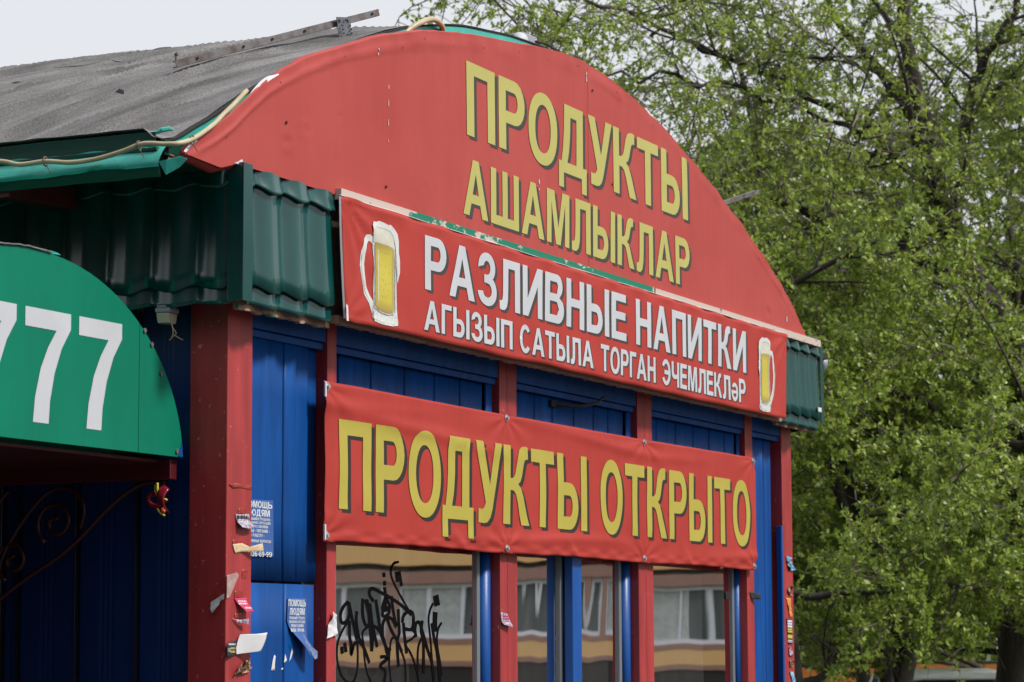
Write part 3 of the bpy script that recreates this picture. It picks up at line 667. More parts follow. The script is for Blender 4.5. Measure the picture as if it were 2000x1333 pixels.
# curtains inside
def curtain(x0, x1, y, label, amp=.012, pitch=.09, z0=.95, z1=2.15, seed=0):
    g = MB(); n = int((x1-x0)/.012)
    g.grid(lambda u, v: (x0+(x1-x0)*u, y + amp*math.sin(2*PI*((x0+(x1-x0)*u)/pitch + .4*nz(u*6, seed))) + .01*nz(u*9, v*2, seed), z0+v*(z1-z0)), n, 6)
    return tag(obj('curtain', g, 'curtain', smooth=True), label, 'curtain')
curtain(.90, 1.74, .135, 'pale grey curtain behind the graffiti-covered window pane')
curtain(2.62, 3.93, .135, 'pleated grey curtain behind the middle pair of window panes', .02, .16, seed=3)
curtain(4.26, 5.15, .135, 'pale pleated curtain behind the right-hand window of the kiosk', .02, .2, seed=5)

# ------------------------------------------------------------------ roof
ARC = [(-.530,3.387),(-.483,3.426),(-.326,3.505),(-.202,3.58),(-.089,3.664),(.067,3.762),(.198,3.829),(.338,3.896),(.516,3.961),(.772,4.049),(1.031,4.137),(1.354,4.22),(1.695,4.283),(2.056,4.333),(2.439,4.379),(2.785,4.415),(3.0,4.424),(3.274,4.415),(3.532,4.384),(3.80,4.337),(4.073,4.281),(4.431,4.186),(4.805,4.07),(5.197,3.941),(5.607,3.785),(5.948,3.625),(6.254,3.43)]
def arc_z(x):
    if x <= ARC[0][0]: return ARC[0][1]
    for (a, za), (b, zb) in zip(ARC[:-1], ARC[1:]):
        if x <= b: return za+(zb-za)*(x-a)/(b-a)
    return ARC[-1][1]
RZ = [(-.60,3.435),(-.489,3.445),(-.421,3.463),(-.312,3.520),(-.208,3.572),(-.101,3.632),(.044,3.712),(.198,3.790),(.40,3.888),(.513,3.941),(.677,4.005),(.89,4.08),(1.021,4.135),(1.201,4.199),(1.387,4.256),(1.628,4.316),(1.878,4.365),(2.192,4.408),(2.41,4.430),(2.75,4.450),(3.1,4.440),(3.4,4.40),(3.8,4.335),(4.2,4.24),(4.8,4.06),(5.4,3.86),(5.9,3.64),(6.3,3.42)]
def roof_z(x):
    for (a, za), (b, zb) in zip(RZ[:-1], RZ[1:]):
        if x <= b: return za+(zb-za)*(x-a)/(b-a)
    return RZ[-1][1]
FELT = []
def roof():
    g = MB(); NX, NY = 260, 560
    def wr(x, y):
        q = y + .62*x + .12*nz(x*1.3, y*1.1) + .05*nz(x*4, y*3.1)
        w = 0
        for fr, am, sd in ((9.,.026,0),(17,.005,4.),(3.4,.022,9.)):
            n_ = nz(q*fr*.8, sd + x*.3); v = max(0, 1-abs(n_)*3.2)
            w += am*(.9*v*v + 1.1*n_)
        return w*sm(-.55, -.2, x) + .004*nz(x*9, y*9)
    def f(u, v):
        x = -.55 + 6.83*u**1.45; y = .0 + 8.0*v**1.25
        return (x, y - .02 + .006*nz(x*8, 1), fz(x, y))
    def fz(x, y):
        z = roof_z(x) + .004 + wr(x, y)*sm(.0, .35, y) + .02*nz(x*.6, y*.5, 3)*sm(.0, .6, y) + .038*(1-sm(-.55, -.36, x))*sm(-.01, .05, y)
        return z
    FELT.append(lambda x, y: fz(x, y+.02))
    g.grid(f, NX, NY)
    obj('roof_felt', g, 'felt', shop, smooth=True)
    # sheet edge under the felt, seen from the front as a dark and a green line
    def strip(name, m, dz0, dz1, y0, y1, xa, xb, n=120, amp=.004):
        b = MB()
        def h(u, v):
            x = xa+(xb-xa)*u; z = roof_z(x); w = amp*nz(x*5, dz0*90)
            ring = ((y0, dz1), (y0, dz0), (y1, dz0), (y1, dz1), (y0, dz1))
            k = ring[int(round(v*4))]
            return (x, k[0], z+k[1]+w)
        b.grid(h, n, 4); obj(name, b, m, shop)
    strip('roof_edge_flashing', 'teal', -.034, -.006, -.038, -.016, -.50, 6.2)
    strip('roof_edge_membrane', 'black_gap', -.005, .002, -.044, -.016, -.50, 6.2)
    strip('verge_board', 'old_wood', -.075, -.036, -.05, -.03, -.50, 6.2)
roof()
def tears():       # small torn and lifted places in the felt
    random.seed(12)
    for x, y, w, l in TEARS:
        z = lambda a, b: FELT[0](a, b)+.003
        g = MB(); n = 8; vs = []
        for i in range(n+1):
            t = i/n; k = math.sin(PI*t)*w*(.6+.8*random.random())
            a, b = x+.25*l*(t-.5), y-l*(t-.5)
            vs += [(a, b, z(a, b)), (a+k, b, z(a+k, b)+.3*k)]
        g.add(vs, [(2*i, 2*i+2, 2*i+3, 2*i+1) for i in range(n)]); obj('felt_tear', g, 'black_gap', shop)
# gutter strip (dark upright band with a bright curled lip) and the crumpled flashing below it
def eaves():
    g = MB()
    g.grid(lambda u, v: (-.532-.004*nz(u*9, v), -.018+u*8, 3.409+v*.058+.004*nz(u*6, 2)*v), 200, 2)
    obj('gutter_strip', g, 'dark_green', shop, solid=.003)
    g = MB(); g.grid(lambda u, v: (-.532+.014*v, .02+u*8 if u > 0 else -.03, 3.467+.006*v+.003*nz(u*30, 2)), 200, 1)
    obj('gutter_lip', g, 'teal', shop, solid=.002)
    g = MB(); g.tube([(-.53,-.015,3.462),(-.52,-.035,3.475),(-.50,-.055,3.482),(-.49,-.062,3.478)], [.005,.009,.008,.005], 6)
    obj('curled_lip_end', g, 'teal', shop)
    def fl(u, v):
        y = -.075+u*8.1; a = nz(y*3, 1)*.010; b = nz(y*9, v*2)*.007 + nz(y*26, v*4)*.004
        prof = ((-.50,3.414),(-.548,3.412),(-.572,3.388),(-.590,3.364),(-.602,3.340),(-.596,3.328))
        k = v*5; i = min(4, int(k)); t = k-i
        x = prof[i][0]*(1-t)+prof[i+1][0]*t; z = prof[i][1]*(1-t)+prof[i+1][1]*t
        return (x+b*.6, y, z+a*v+b)
    g = MB(); g.grid(fl, 420, 10); obj('eave_flashing', g, 'teal', shop, smooth=True)
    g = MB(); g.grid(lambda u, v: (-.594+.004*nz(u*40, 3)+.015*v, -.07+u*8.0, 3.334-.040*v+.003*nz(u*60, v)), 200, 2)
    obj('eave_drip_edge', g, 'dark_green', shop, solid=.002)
    g = MB()
    g.add([(-.60,-.075,3.345),(-.575,-.09,3.30),(-.54,-.125,3.33),(-.53,-.15,3.36),(-.56,-.14,3.365),(-.59,-.10,3.35)], [(0,1,5),(1,2,4,5),(2,3,4)])
    obj('crumpled_flashing_end', g, 'teal', shop, solid=.002)
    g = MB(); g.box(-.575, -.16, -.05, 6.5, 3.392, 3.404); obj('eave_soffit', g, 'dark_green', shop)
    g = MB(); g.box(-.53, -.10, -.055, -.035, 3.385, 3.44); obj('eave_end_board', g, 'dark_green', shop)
    for y0 in (.60, 1.5, 2.4, 3.3, 4.2, 5.1):
        b = MB(); b.bar((-.57, y0+.02, 3.315), (-.10, y0+.02, 3.335), .07, .085)
        obj('rafter_end', b, 'beam_red', shop, bevel=.004)
eaves()
TEARS = [(.10,.80,.010,.05),(.12,.57,.016,.035),(.43,.93,.008,.07),(.98,1.27,.006,.40),(.15,.45,.006,.03),(.6,1.4,.01,.06)]
tears()
# gable wall behind the sign
gw = MB(); n = 60; vs = []
poly = [(-.46, 3.413)] + [(-.46+6.66*i/n, roof_z(-.46+6.66*i/n)-.08 if arc_z(-.46+6.66*i/n)-.08 > 3.413 else 3.414) for i in range(1, n)] + [(6.2, 3.413)]
gw.prism(poly, -.03, 0); obj('gable_wall', gw, 'old_wood', shop)

# ------------------------------------------------------------------ arched sign
sign = thing('arched_sign', 'large red arched sign with yellow lettering filling the gable under the barrel roof', 'sign', (3.05, -.13, 3.4))
def sign_y(x, z):
    t = arc_z(x)-z
    y = -.130 + .004*nz(x*1.1, z*1.3, 5) + .0016*nz(x*5, z*5, 2)
    k = math.exp(-(t/.06)**2)
    y += k*(.010*nz(x*4.5, z*4, 8) + .006*nz(x*13, z*9, 1)) - .011*math.exp(-((t-.05-.02*nz(x*2.3,4))/.012)**2)*(1 if x < 1.9 or 3.1 < x < 3.5 else .2)*(.6+.6*nz(x*3,7))
    for cx, cz, r in ((.35,3.62,.035),(.62,3.72,.03),(1.35,3.55,.03),(.2,3.55,.04),(5.6,3.5,.05)):
        d = math.hypot(x-cx, z-cz); y += .004*math.exp(-(d/r)**2)*math.cos(d/r*3)
    return y
def sign_bot(x):
    if x < -.278: return 3.385 + (x+.527)/(.249)*(-.015)
    if x < -.16: return 3.370 + (x+.278)/.118*.034
    return 3.404
def arched():
    g = MB(); NX, NZ = 260, 40
    def f(u, v):
        x = -.527+6.781*u; zb = sign_bot(x); zt = max(zb+.002, arc_z(x) + .004*nz(x*5, 3)+.003*nz(x*14, 1))
        z = zb + (zt-zb)*v
        return (x, sign_y(x, z), z)
    g.grid(f, NX, NZ)
    obj('panel', g, 'sign_red', sign, smooth=True)
    # the banner edge turned back over the frame
    g = MB()
    def h(u, v):
        x = -.527+6.781*u; zt = max(sign_bot(x)+.002, arc_z(x) + .004*nz(x*5, 3)+.003*nz(x*14, 1))
        y = sign_y(x, zt)
        k = sm(.05, .5, x); return (x, y+(.012+.075*k)*v, zt+.010*math.sin(PI*min(1, v*1.3))-.012*v*v+.004*nz(x*7, v*2)*v)
    g.grid(h, 260, 6); obj('turned_edge', g, 'sign_red', sign, smooth=True)
    g = MB()
    g.grid(lambda u, v: (-.527+.37*u, sign_y(-.5, 3.4)+.002+.05*v, sign_bot(-.527+.37*u)-.012*math.sin(PI*v)-.014*u*v+.004*nz(u*7, v)), 24, 5)
    obj('turned_lower_edge', g, 'fold_red', sign, smooth=True)
    g = MB(); g.add([(-.533,-.136,3.388),(-.520,-.138,3.385),(-.478,-.136,3.420),(-.440,-.135,3.440),(-.445,-.135,3.447),(-.487,-.135,3.430)], [(0,1,2,5),(2,3,4,5)])
    obj('white_fold', g, 'banner_white', sign)
    g = MB(); g.add([(-.19,-.137,3.402),(-.162,-.137,3.412),(-.135,-.137,3.425),(-.12,-.137,3.404)], [(0,1,2,3)])
    obj('white_fold', g, 'banner_white', sign)
    g = MB(); g.grid(lambda u, v: (-.10+u*.24, -.131+.004*v, arc_z(-.10+u*.24)-.004+(.004+.020*math.sin(PI*u)**1.5)*v), 12, 2); obj('white_fold', g, 'banner_white', sign)
    for s, x0, x1, z0, h in (('ПРОДУКТЫ', 1.748, 4.372, 3.846, .327), ('АШАМЛЫКЛАР', 1.708, 4.385, 3.494, .249)):
        text_obj('lettering_shade', s, x0, x1, z0, h, sign_y, .0012, 'grey_print', sign, .030, -.013, step=.1)
        text_obj('lettering', s, x0, x1, z0, h, sign_y, .0026, 'pale_yellow_print', sign, step=.1)
    # scratches where the print has flaked off
    g = MB(); random.seed(4)
    for x, z0, z1, w in ((.93,4.03,4.06,.004),(1.02,3.62,3.96,.002),(.86,3.98,4.0,.006),(5.42,3.55,3.62,.004),(5.9,3.44,3.50,.006),(1.72,4.17,4.22,.003),(2.5,3.72,3.76,.005),(2.75,3.75,3.9,.002),(3.05,4.33,4.38,.004)):
        z = z0
        while z < z1:
            l = random.uniform(.004, .03)
            if random.random() < .32: g.add([(x-w, sign_y(x, z)-.004, z), (x+w, sign_y(x, z)-.004, z), (x+w*.6, sign_y(x, z+l)-.004, z+l), (x-w*.5, sign_y(x, z+l)-.004, z+l)], [(0,1,2,3)])
            z += l+random.uniform(.0, .03)
    obj('flaked_print', g, 'banner_white', sign)
    g = MB()
    for x, z in ((.19,3.62),(3.36,3.88),(1.0,3.5),(3.12,4.30)): g.cyl((x, sign_y(x, z)-.003, z), (0,-1,0), .006, .003, 6)
    obj('puncture', g, 'black_gap', sign)
    for xs_, z0, z1 in ((3.07, 3.44, 4.40),):
        g = MB(); g.grid(lambda u, v: (xs_+.004*(u-.5)+.002*nz(v*9, xs_), sign_y(xs_, z0+(z1-z0)*v)-.0012-.0008*(1-abs(2*u-1)), z0+(z1-z0)*v), 2, 40)
        obj('welded_seam', g, 'sign_red', sign, smooth=True)
    random.seed(8)
    x = -.45
    while x < 6.1:      # staples along the turned edge
        x += random.uniform(.12, .5); z = arc_z(x)-random.uniform(.03, .06)
        if z < 3.42: continue
        w = random.uniform(-.5, .5); g = MB(); a = Vector((x, sign_y(x, z)-.003, z)); g.bar(a, a+Vector((.010, 0, w*.010)), .002, .002); obj('staple', g, 'zinc', sign)
arched()

# ------------------------------------------------------------------ upper banner (drinks)
ub = thing('drinks_banner', 'red banner advertising draught drinks with white lettering and a mug at each end', 'banner', (3.2, -.17, 2.9))
def ub_y(x, z):
    y = -.168 + .004*nz(x*1.4, z*2, 3) + .002*nz(x*5, z*6, 4)
    d0 = math.hypot(x-.57, (z-3.395)*1.2); y -= .010*math.exp(-d0/.25)*math.cos(math.atan2(z-3.395, x-.57)*16)*sm(0,.06,d0)
    d1 = math.hypot(x-.59, (z-2.905)*1.2); y -= .008*math.exp(-d1/.18)*math.cos(math.atan2(z-2.905, x-.59)*14)*sm(0,.05,d1)
    d2 = math.hypot(x-5.80, (z-3.395)*1.2); y -= .008*math.exp(-d2/.25)*math.cos(math.atan2(z-3.395, x-5.8)*14)*sm(0,.05,d2)
    y += .004*math.exp(-((z-3.39)/.02)**2)*math.sin(x*17+2*nz(x*3, 1)) + .004*math.exp(-((z-2.91)/.02)**2)*math.sin(x*11)
    return y
def upper():
    g = MB()
    def f(u, v):
        z = 2.907+v*.487; xl = .562 + .040*(1-v)**1.5; xr = 5.806-.045*(1-v)
        x = xl+(xr-xl)*u
        return (x, ub_y(x, z), z + (.004*nz(x*3, 2) if v > .9 else 0) + (.006*nz(x*2.2, 6) if v < .1 else 0))
    g.grid(f, 260, 26); obj('cloth', g, 'banner', ub, smooth=True, solid=.0015)
    g = MB(); g.grid(lambda u, v: (.560+.040*(1-v)**1.5-.004*u, -.168+.007*u, 2.915+v*.475), 3, 16); obj('left_hem', g, 'banner_white', ub, solid=.002)
    g = MB(); g.grid(lambda u, v: (.562+5.24*u, -.170+.012*v, 3.394+.006*v+.004*nz(u*16, 2)), 160, 2); obj('top_hem', g, 'banner_white', ub)
    g = MB(); g.add([(.59,-.178,2.905),(.606,-.178,2.905),(.60,-.178,2.965),(.585,-.178,2.97)], [(0,1,2,3)]); obj('loose_hem_corner', g, 'banner_white', ub)
    for s, x0, x1, z0, h in (('РАЗЛИВНЫЕ', 1.274, 3.425, 3.112, .226), ('НАПИТКИ', 3.547, 5.115, 3.112, .226),
                             ('АГЫЗЫП', 1.268, 2.122, 2.943, .125), ('САТЫЛА', 2.20, 3.022, 2.943, .125), ('ТОРГАН', 3.110, 3.797, 2.943, .127), ('ЭЧЕМЛЕКЛӘР', 3.885, 5.100, 2.945, .128)):
        k = h/.226
        text_obj('lettering_shade', s, x0, x1, z0, h, ub_y, .0012, 'grey_print', ub, .022*k+.004, -.0095*k, step=.1)
        text_obj('lettering', s, x0, x1, z0, h, ub_y, .0026, 'white_print', ub, step=.1)
    def mug(x0, w, hnd):
        # local u: 0..1 across the body, flipped for the mug whose handle is on the right
        def X(u): return x0+w*u if hnd < 0 else x0+w*(1-u)
        B = 2.924; H = .412
        def P(l): return [(X(u), B+H*v) for u, v in l]
        e = .0015
        poly_obj('mug_handle', P([(.06,.83),(-.05,.85),(-.17,.84),(-.28,.78),(-.38,.67),(-.42,.52),(-.38,.38),(-.28,.26),(-.12,.17),(.04,.08),(.06,.20),(-.06,.25),(-.18,.34),(-.25,.45),(-.27,.54),(-.25,.65),(-.18,.74),(-.09,.785),(.0,.78),(.06,.75)]), ub_y, e, 'mug_white', ub)
        poly_obj('mug_handle_line', P([(-.36,.64),(-.39,.52),(-.35,.39),(-.25,.28),(-.08,.185),(-.23,.285),(-.33,.40),(-.365,.52),(-.34,.63)]), ub_y, e*1.6, 'mug_line', ub)
        poly_obj('mug_glass', P([(.03,.05),(.10,.015),(.35,0),(.75,.0),(.97,.02),(1.0,.05),(.97,.12),(.95,.40),(.97,.62),(.99,.80),(.95,.88),(.03,.88),(.06,.5),(.05,.15)]), ub_y, e*2, 'mug_glass', ub)
        poly_obj('mug_base', P([(.08,.045),(.35,.02),(.75,.02),(.93,.04),(.93,.09),(.75,.075),(.35,.075),(.10,.10)]), ub_y, e*2.5, 'mug_white', ub)
        cx, hw = .47, .33
        poly_obj('mug_beer', P([(.13,.17),(.30,.135),(.60,.12),(.80,.135),(.83,.18),(.83,.50),(.84,.775),(.60,.785),(.12,.79),(.13,.5)]), ub_y, e*3, 'beer', ub, step=.015,
                 attr=lambda x, z: max(abs(((x-x0)/w if hnd < 0 else 1-(x-x0)/w)-cx)/.40, abs((z-B)/H-.46)/.36))
        poly_obj('mug_head', P([(.05,.785),(.60,.775),(.85,.765),(.86,.90),(.70,.955),(.10,.965),(.03,.92)]), ub_y, e*3, 'mug_cream', ub)
        poly_obj('mug_foam', P([(.02,.90),(.0,.95),(.06,.985),(.18,.99),(.25,1.005),(.45,1.0),(.62,.99),(.70,1.0),(.85,.97),(.98,.93),(1.03,.86),(1.02,.75),(1.06,.66),(1.06,.55),(1.0,.48),(.98,.44),(.95,.47),(.96,.55),(.93,.66),(.90,.76),(.87,.84),(.80,.90),(.68,.935),(.45,.945),(.15,.94)]), ub_y, e*3.8, 'mug_white', ub)
        poly_obj('mug_shade', P([(.865,.70),(.885,.70),(.895,.42),(.885,.14),(.86,.14),(.87,.42)]), ub_y, e*3.4, 'mug_line', ub)
        poly_obj('mug_shade', P([(.085,.76),(.105,.76),(.10,.45),(.105,.16),(.08,.14),(.075,.45)]), ub_y, e*3.4, 'mug_line', ub)
        poly_obj('mug_shade', P([(.12,.145),(.30,.112),(.60,.098),(.82,.118),(.82,.128),(.60,.110),(.30,.124),(.12,.158)]), ub_y, e*3.5, 'mug_line', ub)
        poly_obj('mug_shade', P([(.05,.11),(.08,.12),(.08,.05),(.12,.03),(.09,.025),(.05,.05)]), ub_y, e*3.5, 'mug_line', ub)
        poly_obj('mug_highlight', P([(.20,.72),(.245,.72),(.235,.45),(.24,.22),(.20,.22),(.195,.45)]), ub_y, e*3.7, 'mug_cream', ub)
        poly_obj('mug_foam_line', P([(.885,.74),(.905,.64),(.935,.55),(.945,.48),(.965,.50),(.95,.57),(.92,.66),(.90,.74)]), ub_y, e*4.2, 'mug_line', ub)
    mug(.812, .222, -1); mug(5.312, .190, 1)
upper()

# ------------------------------------------------------------------ lower banner (products open)
lb = thing('open_banner', 'long red banner with large yellow lettering bolted across the posts above the windows', 'banner', (3.1, -.03, 2.06))
def lb_y(x, z):
    t = (z-2.06)/.6
    y = -.040 + .005*nz(x*.9, z*2.2, 7) + .0025*nz(x*4, z*7, 5)
    for gx in (.675, 2.34, 3.97, 5.57):
        for gz in (2.667, 2.077):
            dx, dz = x-gx, z-gz; d = math.hypot(dx*.8, dz*1.4)
            y += .007*math.exp(-d/.10) - .0045*math.exp(-d/.16)*math.cos(math.atan2(dz, dx*.6)*9)*sm(0,.05,d)
    y -= .007*math.exp(-((z-2.63+.03*math.sin(x*1.9))/.028)**2)*(.5+.5*math.sin(x*1.9+.8))
    y -= .008*math.exp(-((z-2.56+.05*(x-1.2))/.03)**2)*math.exp(-((x-1.5)/.8)**2)
    y -= .008*math.exp(-((z-2.13-.02*math.sin(x*2.3))/.025)**2)*(.5+.5*math.sin(x*2.1+2))
    for fx in (1.9, 3.1, 4.6): y -= .007*math.exp(-(((x-fx)+(z-2.06)*1.2)/.04)**2)*math.exp(-((z-2.06)/.07)**2)
    y += .004*math.sin(x*26+3*nz(x*2, 2))*math.exp(-((z-2.085)/.012)**2)
    return y
def lower():
    g = MB()
    def f(u, v):
        x = .668+4.928*u; top = 2.684 - .014*math.sin(PI*min(1, max(0, u)))*.6 + .002*nz(x*4, 1); bot = 2.056+.010*math.sin(PI*u*3)**2*.6+.003*nz(x*5, 8)
        z = bot+(top-bot)*v
        return (x, lb_y(x, z), z)
    g.grid(f, 420, 60); obj('cloth', g, 'banner', lb, smooth=True, solid=.0015)
    for z0, z1 in ((2.62,2.68),(2.06,2.12)):
        gg = MB(); gg.box(.656, .667, -.048, -.040, z0, z1); obj('hem_tab', gg, 'banner_white', lb, bevel=.002)
    for s, x0, x1 in (('ПРОДУКТЫ', .778, 3.226), ('ОТКРЫТО', 3.388, 5.495)):
        text_obj('lettering_shade', s, x0, x1, 2.187, .355, lb_y, .0014, 'dark_print', lb, .030, -.014, step=.05)
        text_obj('lettering', s, x0, x1, 2.187, .355, lb_y, .0030, 'yellow_print', lb, step=.05)
    first = None
    for gx in (.69, 2.34, 3.97, 5.565):
        for gz in (2.663, 2.079):
            y = lb_y(gx, gz)
            if first is None:
                m = MB(); m.cyl((gx, y-.001, gz), (0,-1,0), .017, .003, 16); m.cyl((gx, y-.004, gz), (0,-1,0), .0095, .009, 6)
                first = obj('grommet_bolt', m, 'bolt', lb); o0 = Vector((gx, y, gz))
            else:
                o = first.copy(); COL.objects.link(o); o.location = Vector((gx, y, gz))-o0
lower()

# ------------------------------------------------------------------ door canopy at the left
cp = thing('door_canopy', 'barrel-vaulted door canopy with a green end panel showing white sevens', 'canopy', (-1.0, .6, 2.34))
def can_z(x):
    t = (x+1.0)/.958; return 2.345+.652*max(0, 1-abs(t)**2.15)**.56
def canopy():
    n = 60; YC = .17
    xs = [-1.958+1.916*(.5-.5*math.cos(PI*i/n)) for i in range(n+1)]
    poly = [(x, can_z(x)) for x in xs]
    def pan(a, b):
        p = [(x, z) for x, z in poly if a < x < b]
        p = ([(a, 2.345), (a, can_z(a))] if a > -1.95 else [(-1.958, 2.345)]) + p + ([(b, can_z(b)), (b, 2.345)] if b < -.05 else [(-.042, 2.345)])
        return p
    for a, b in ((-1.96, -.341), (-.338, 0)):
        obj('end_panel', MB().prism(pan(a, b), YC-.004, YC+.012), 'pediment_green', cp)
    for i, x0 in enumerate((-.723, -1.041, -1.359)):
        text_obj('digit_seven', '7', x0, x0+.268, 2.407, .390, YC-.004, .0015, 'white_print', cp, step=0)
    g = MB()
    g.grid(lambda u, v: (xs[int(round(u*n))], YC+.013+v*1.35, can_z(xs[int(round(u*n))])+.004), n, 4)
    obj('vault_roof', g, 'pediment_green', cp, smooth=True, solid=.004)
    g = MB()
    g.grid(lambda u, v: (-1.5+.60*u, YC-.012+.03*v, can_z(-1.5+.60*u)+.006+.008*abs(nz(u*11, 2))*(1-v)), 40, 2)
    obj('torn_roofing_edge', g, 'felt', cp, solid=.004)
    g = MB(); g.add([(-.98,YC-.01,2.998),(-.90,YC-.008,3.004),(-.86,YC-.006,3.002),(-.84,YC-.006,2.996),(-.9,YC-.006,2.994)], [(0,4,3,2,1)]); obj('torn_film', g, 'teal', cp)
    # frame: beams under the vault and the cross beam under the end panel
    for x in (-.062, -1.938):
        obj('side_beam', MB().box(x-.026, x+.020, YC+.02, 1.52, 2.262, 2.338), 'maroon', cp, bevel=.004)
    obj('cross_beam', MB().box(-1.91, -.09, 1.44, 1.48, 2.275, 2.324), 'iron', cp, bevel=.003)
    obj('ceiling_sheet', MB().box(-1.91, -.09, YC+.07, 1.50, 2.325, 2.336), 'beam_red', cp)
    def spiral(c, r0, turns, a0, n=40, sgn=1):
        return [(c[0]+(r0*(1-i/n*.86))*math.cos(a0+sgn*2*PI*turns*i/n), c[1]+(r0*(1-i/n*.86))*math.sin(a0+sgn*2*PI*turns*i/n)) for i in range(n+1)]
    for x in (-.062, -1.938):
        b = MB()
        main = [(.225,2.254),(.28,2.256),(.34,2.246),(.414,2.208),(.50,2.145),(.595,2.060),(.70,1.985),(.824,1.918),(.963,1.829),(1.10,1.71),(1.20,1.58)]
        p = smooth_path(main); b.tube([(x, q.x, q.z) for q in p], .010, 6)
        for c, r, a0, sg in (((.71,2.115),.090,-1.0,1), ((.905,1.975),.080,-1.2,1), ((1.03,2.15),.085,-.8,1)):
            b.tube([(x, a, z) for a, z in spiral(c, r, 1.5, a0, 40, sg)], [.009]*30+[.009+.0006*k for k in range(11)], 6)
        p = smooth_path([(.60,2.09),(.585,2.15),(.60,2.205),(.66,2.243),(.74,2.235),(.82,2.17),(.90,2.075),(.96,1.97),(.99,1.84)])
        b.tube([(x, q.x, q.z) for q in p], .009, 6)
        p = smooth_path([(.93,2.24),(.97,2.20),(.985,2.14),(.97,2.09)]); b.tube([(x, q.x, q.z) for q in p], .008, 6)
        obj('scroll_bracket', b, 'iron', cp, smooth=True)
    for x, z in ((-.31,2.79),(-.262,2.744),(-.198,2.643),(-.085,2.365)): obj('screw', MB().cyl((x, YC-.004, z), (0,-1,0), .009, .006, 8), 'rust', cp)
    g = MB(); g.prism([(-.075,2.347),(-.045,2.347),(-.05,2.40)], YC-.007, YC-.005); obj('blue_paint_patch', g, 'blue_frame', cp)
canopy()
# porch behind the canopy, built on to the side wall
porch = thing('entrance_porch', 'blue boxy entrance porch with a dark door beneath the green vaulted canopy', 'porch', (-1.0, 1.6, 0))
def porch_():
    for x0 in (-1.92, -1.65, -.62, -.35):
        obj('wall_panel', MB().box(x0+.002, x0+.268 if x0+.268 < -.03 else -.03, 1.50, 1.54, 0, 2.34), 'blue_dark', porch, bevel=.004)
    obj('side_wall', MB().box(-1.92, -1.88, 1.542, 3.2, 0, 2.34), 'blue_dark', porch)
    obj('door', MB().box(-1.35, -.64, 1.50, 1.53, 0, 2.06), 'maroon', porch, bevel=.004)
    obj('door_lintel', MB().box(-1.38, -.62, 1.50, 1.54, 2.062, 2.34), 'blue_dark', porch)
    obj('porch_roof', MB().box(-1.95, -.02, 1.53, 3.2, 2.345, 2.40), 'dark_green', porch)
porch_()

# ------------------------------------------------------------------ small things on the shop
def cable():
    pts = [(-.60,2.6,3.40),(-.60,1.9,3.375),(-.605,1.3,3.41),(-.61,.9,3.40)] + [(-.615,y,z) for y,z in ((.618,3.400),(.505,3.379),(.394,3.381),(.284,3.368),(.174,3.372),(.067,3.390),(-.019,3.410))] + [(-.60,-.10,3.405),(-.57,-.145,3.410),(-.476,-.146,3.445),(-.356,-.146,3.512),(-.283,-.146,3.565),(-.219,-.144,3.608),(-.169,-.14,3.642),(-.119,-.13,3.671),(-.046,-.10,3.700)]
    def cr(pts, k=6):
        P = [Vector(p) for p in pts]; out = []
        for i in range(len(P)-1):
            a, b, c, d = P[max(i-1,0)], P[i], P[i+1], P[min(i+2,len(P)-1)]
            for j in range(k):
                t = j/k; out.append(.5*((2*b)+(c-a)*t+(2*a-5*b+4*c-d)*t*t+(3*b-a-3*c+d)*t*t*t))
        return out+[P[-1]]
    t = thing('cable_conduit', 'cream corrugated cable conduit looping along the eave and up behind the arched sign', 'cable', (-.6, .6, 3.4))
    p = cr(pts, 30); rr = [.0084+.0008*(i % 2) for i in range(len(p))]
    obj('conduit', MB().tube(p, rr, 10), 'cable', t, smooth=True)
    obj('conduit', MB().tube(cr([(1.30,-.02,4.17),(1.368,-.04,4.232),(1.425,-.06,4.272),(1.52,-.07,4.312),(1.60,-.07,4.318),(1.68,-.05,4.300),(1.75,0,4.24)], 12), .0125, 10), 'cable', t, smooth=True)
    for (x, y, z) in ((-.615,.394,3.381),(-.612,-.0,3.405),(-.50,-.150,3.433)):
        m = MB(); m.tube([(x+.015*math.cos(a), y, z+.017*math.sin(a)) for a in [i*2*PI/10 for i in range(11)]], .003, 5); m.bar((x+.01,y,z-.015), (x+.015,y-.012,z-.04), .006, .003)
        obj('clip', m, 'old_wood', t)
    return cr
cr = cable()
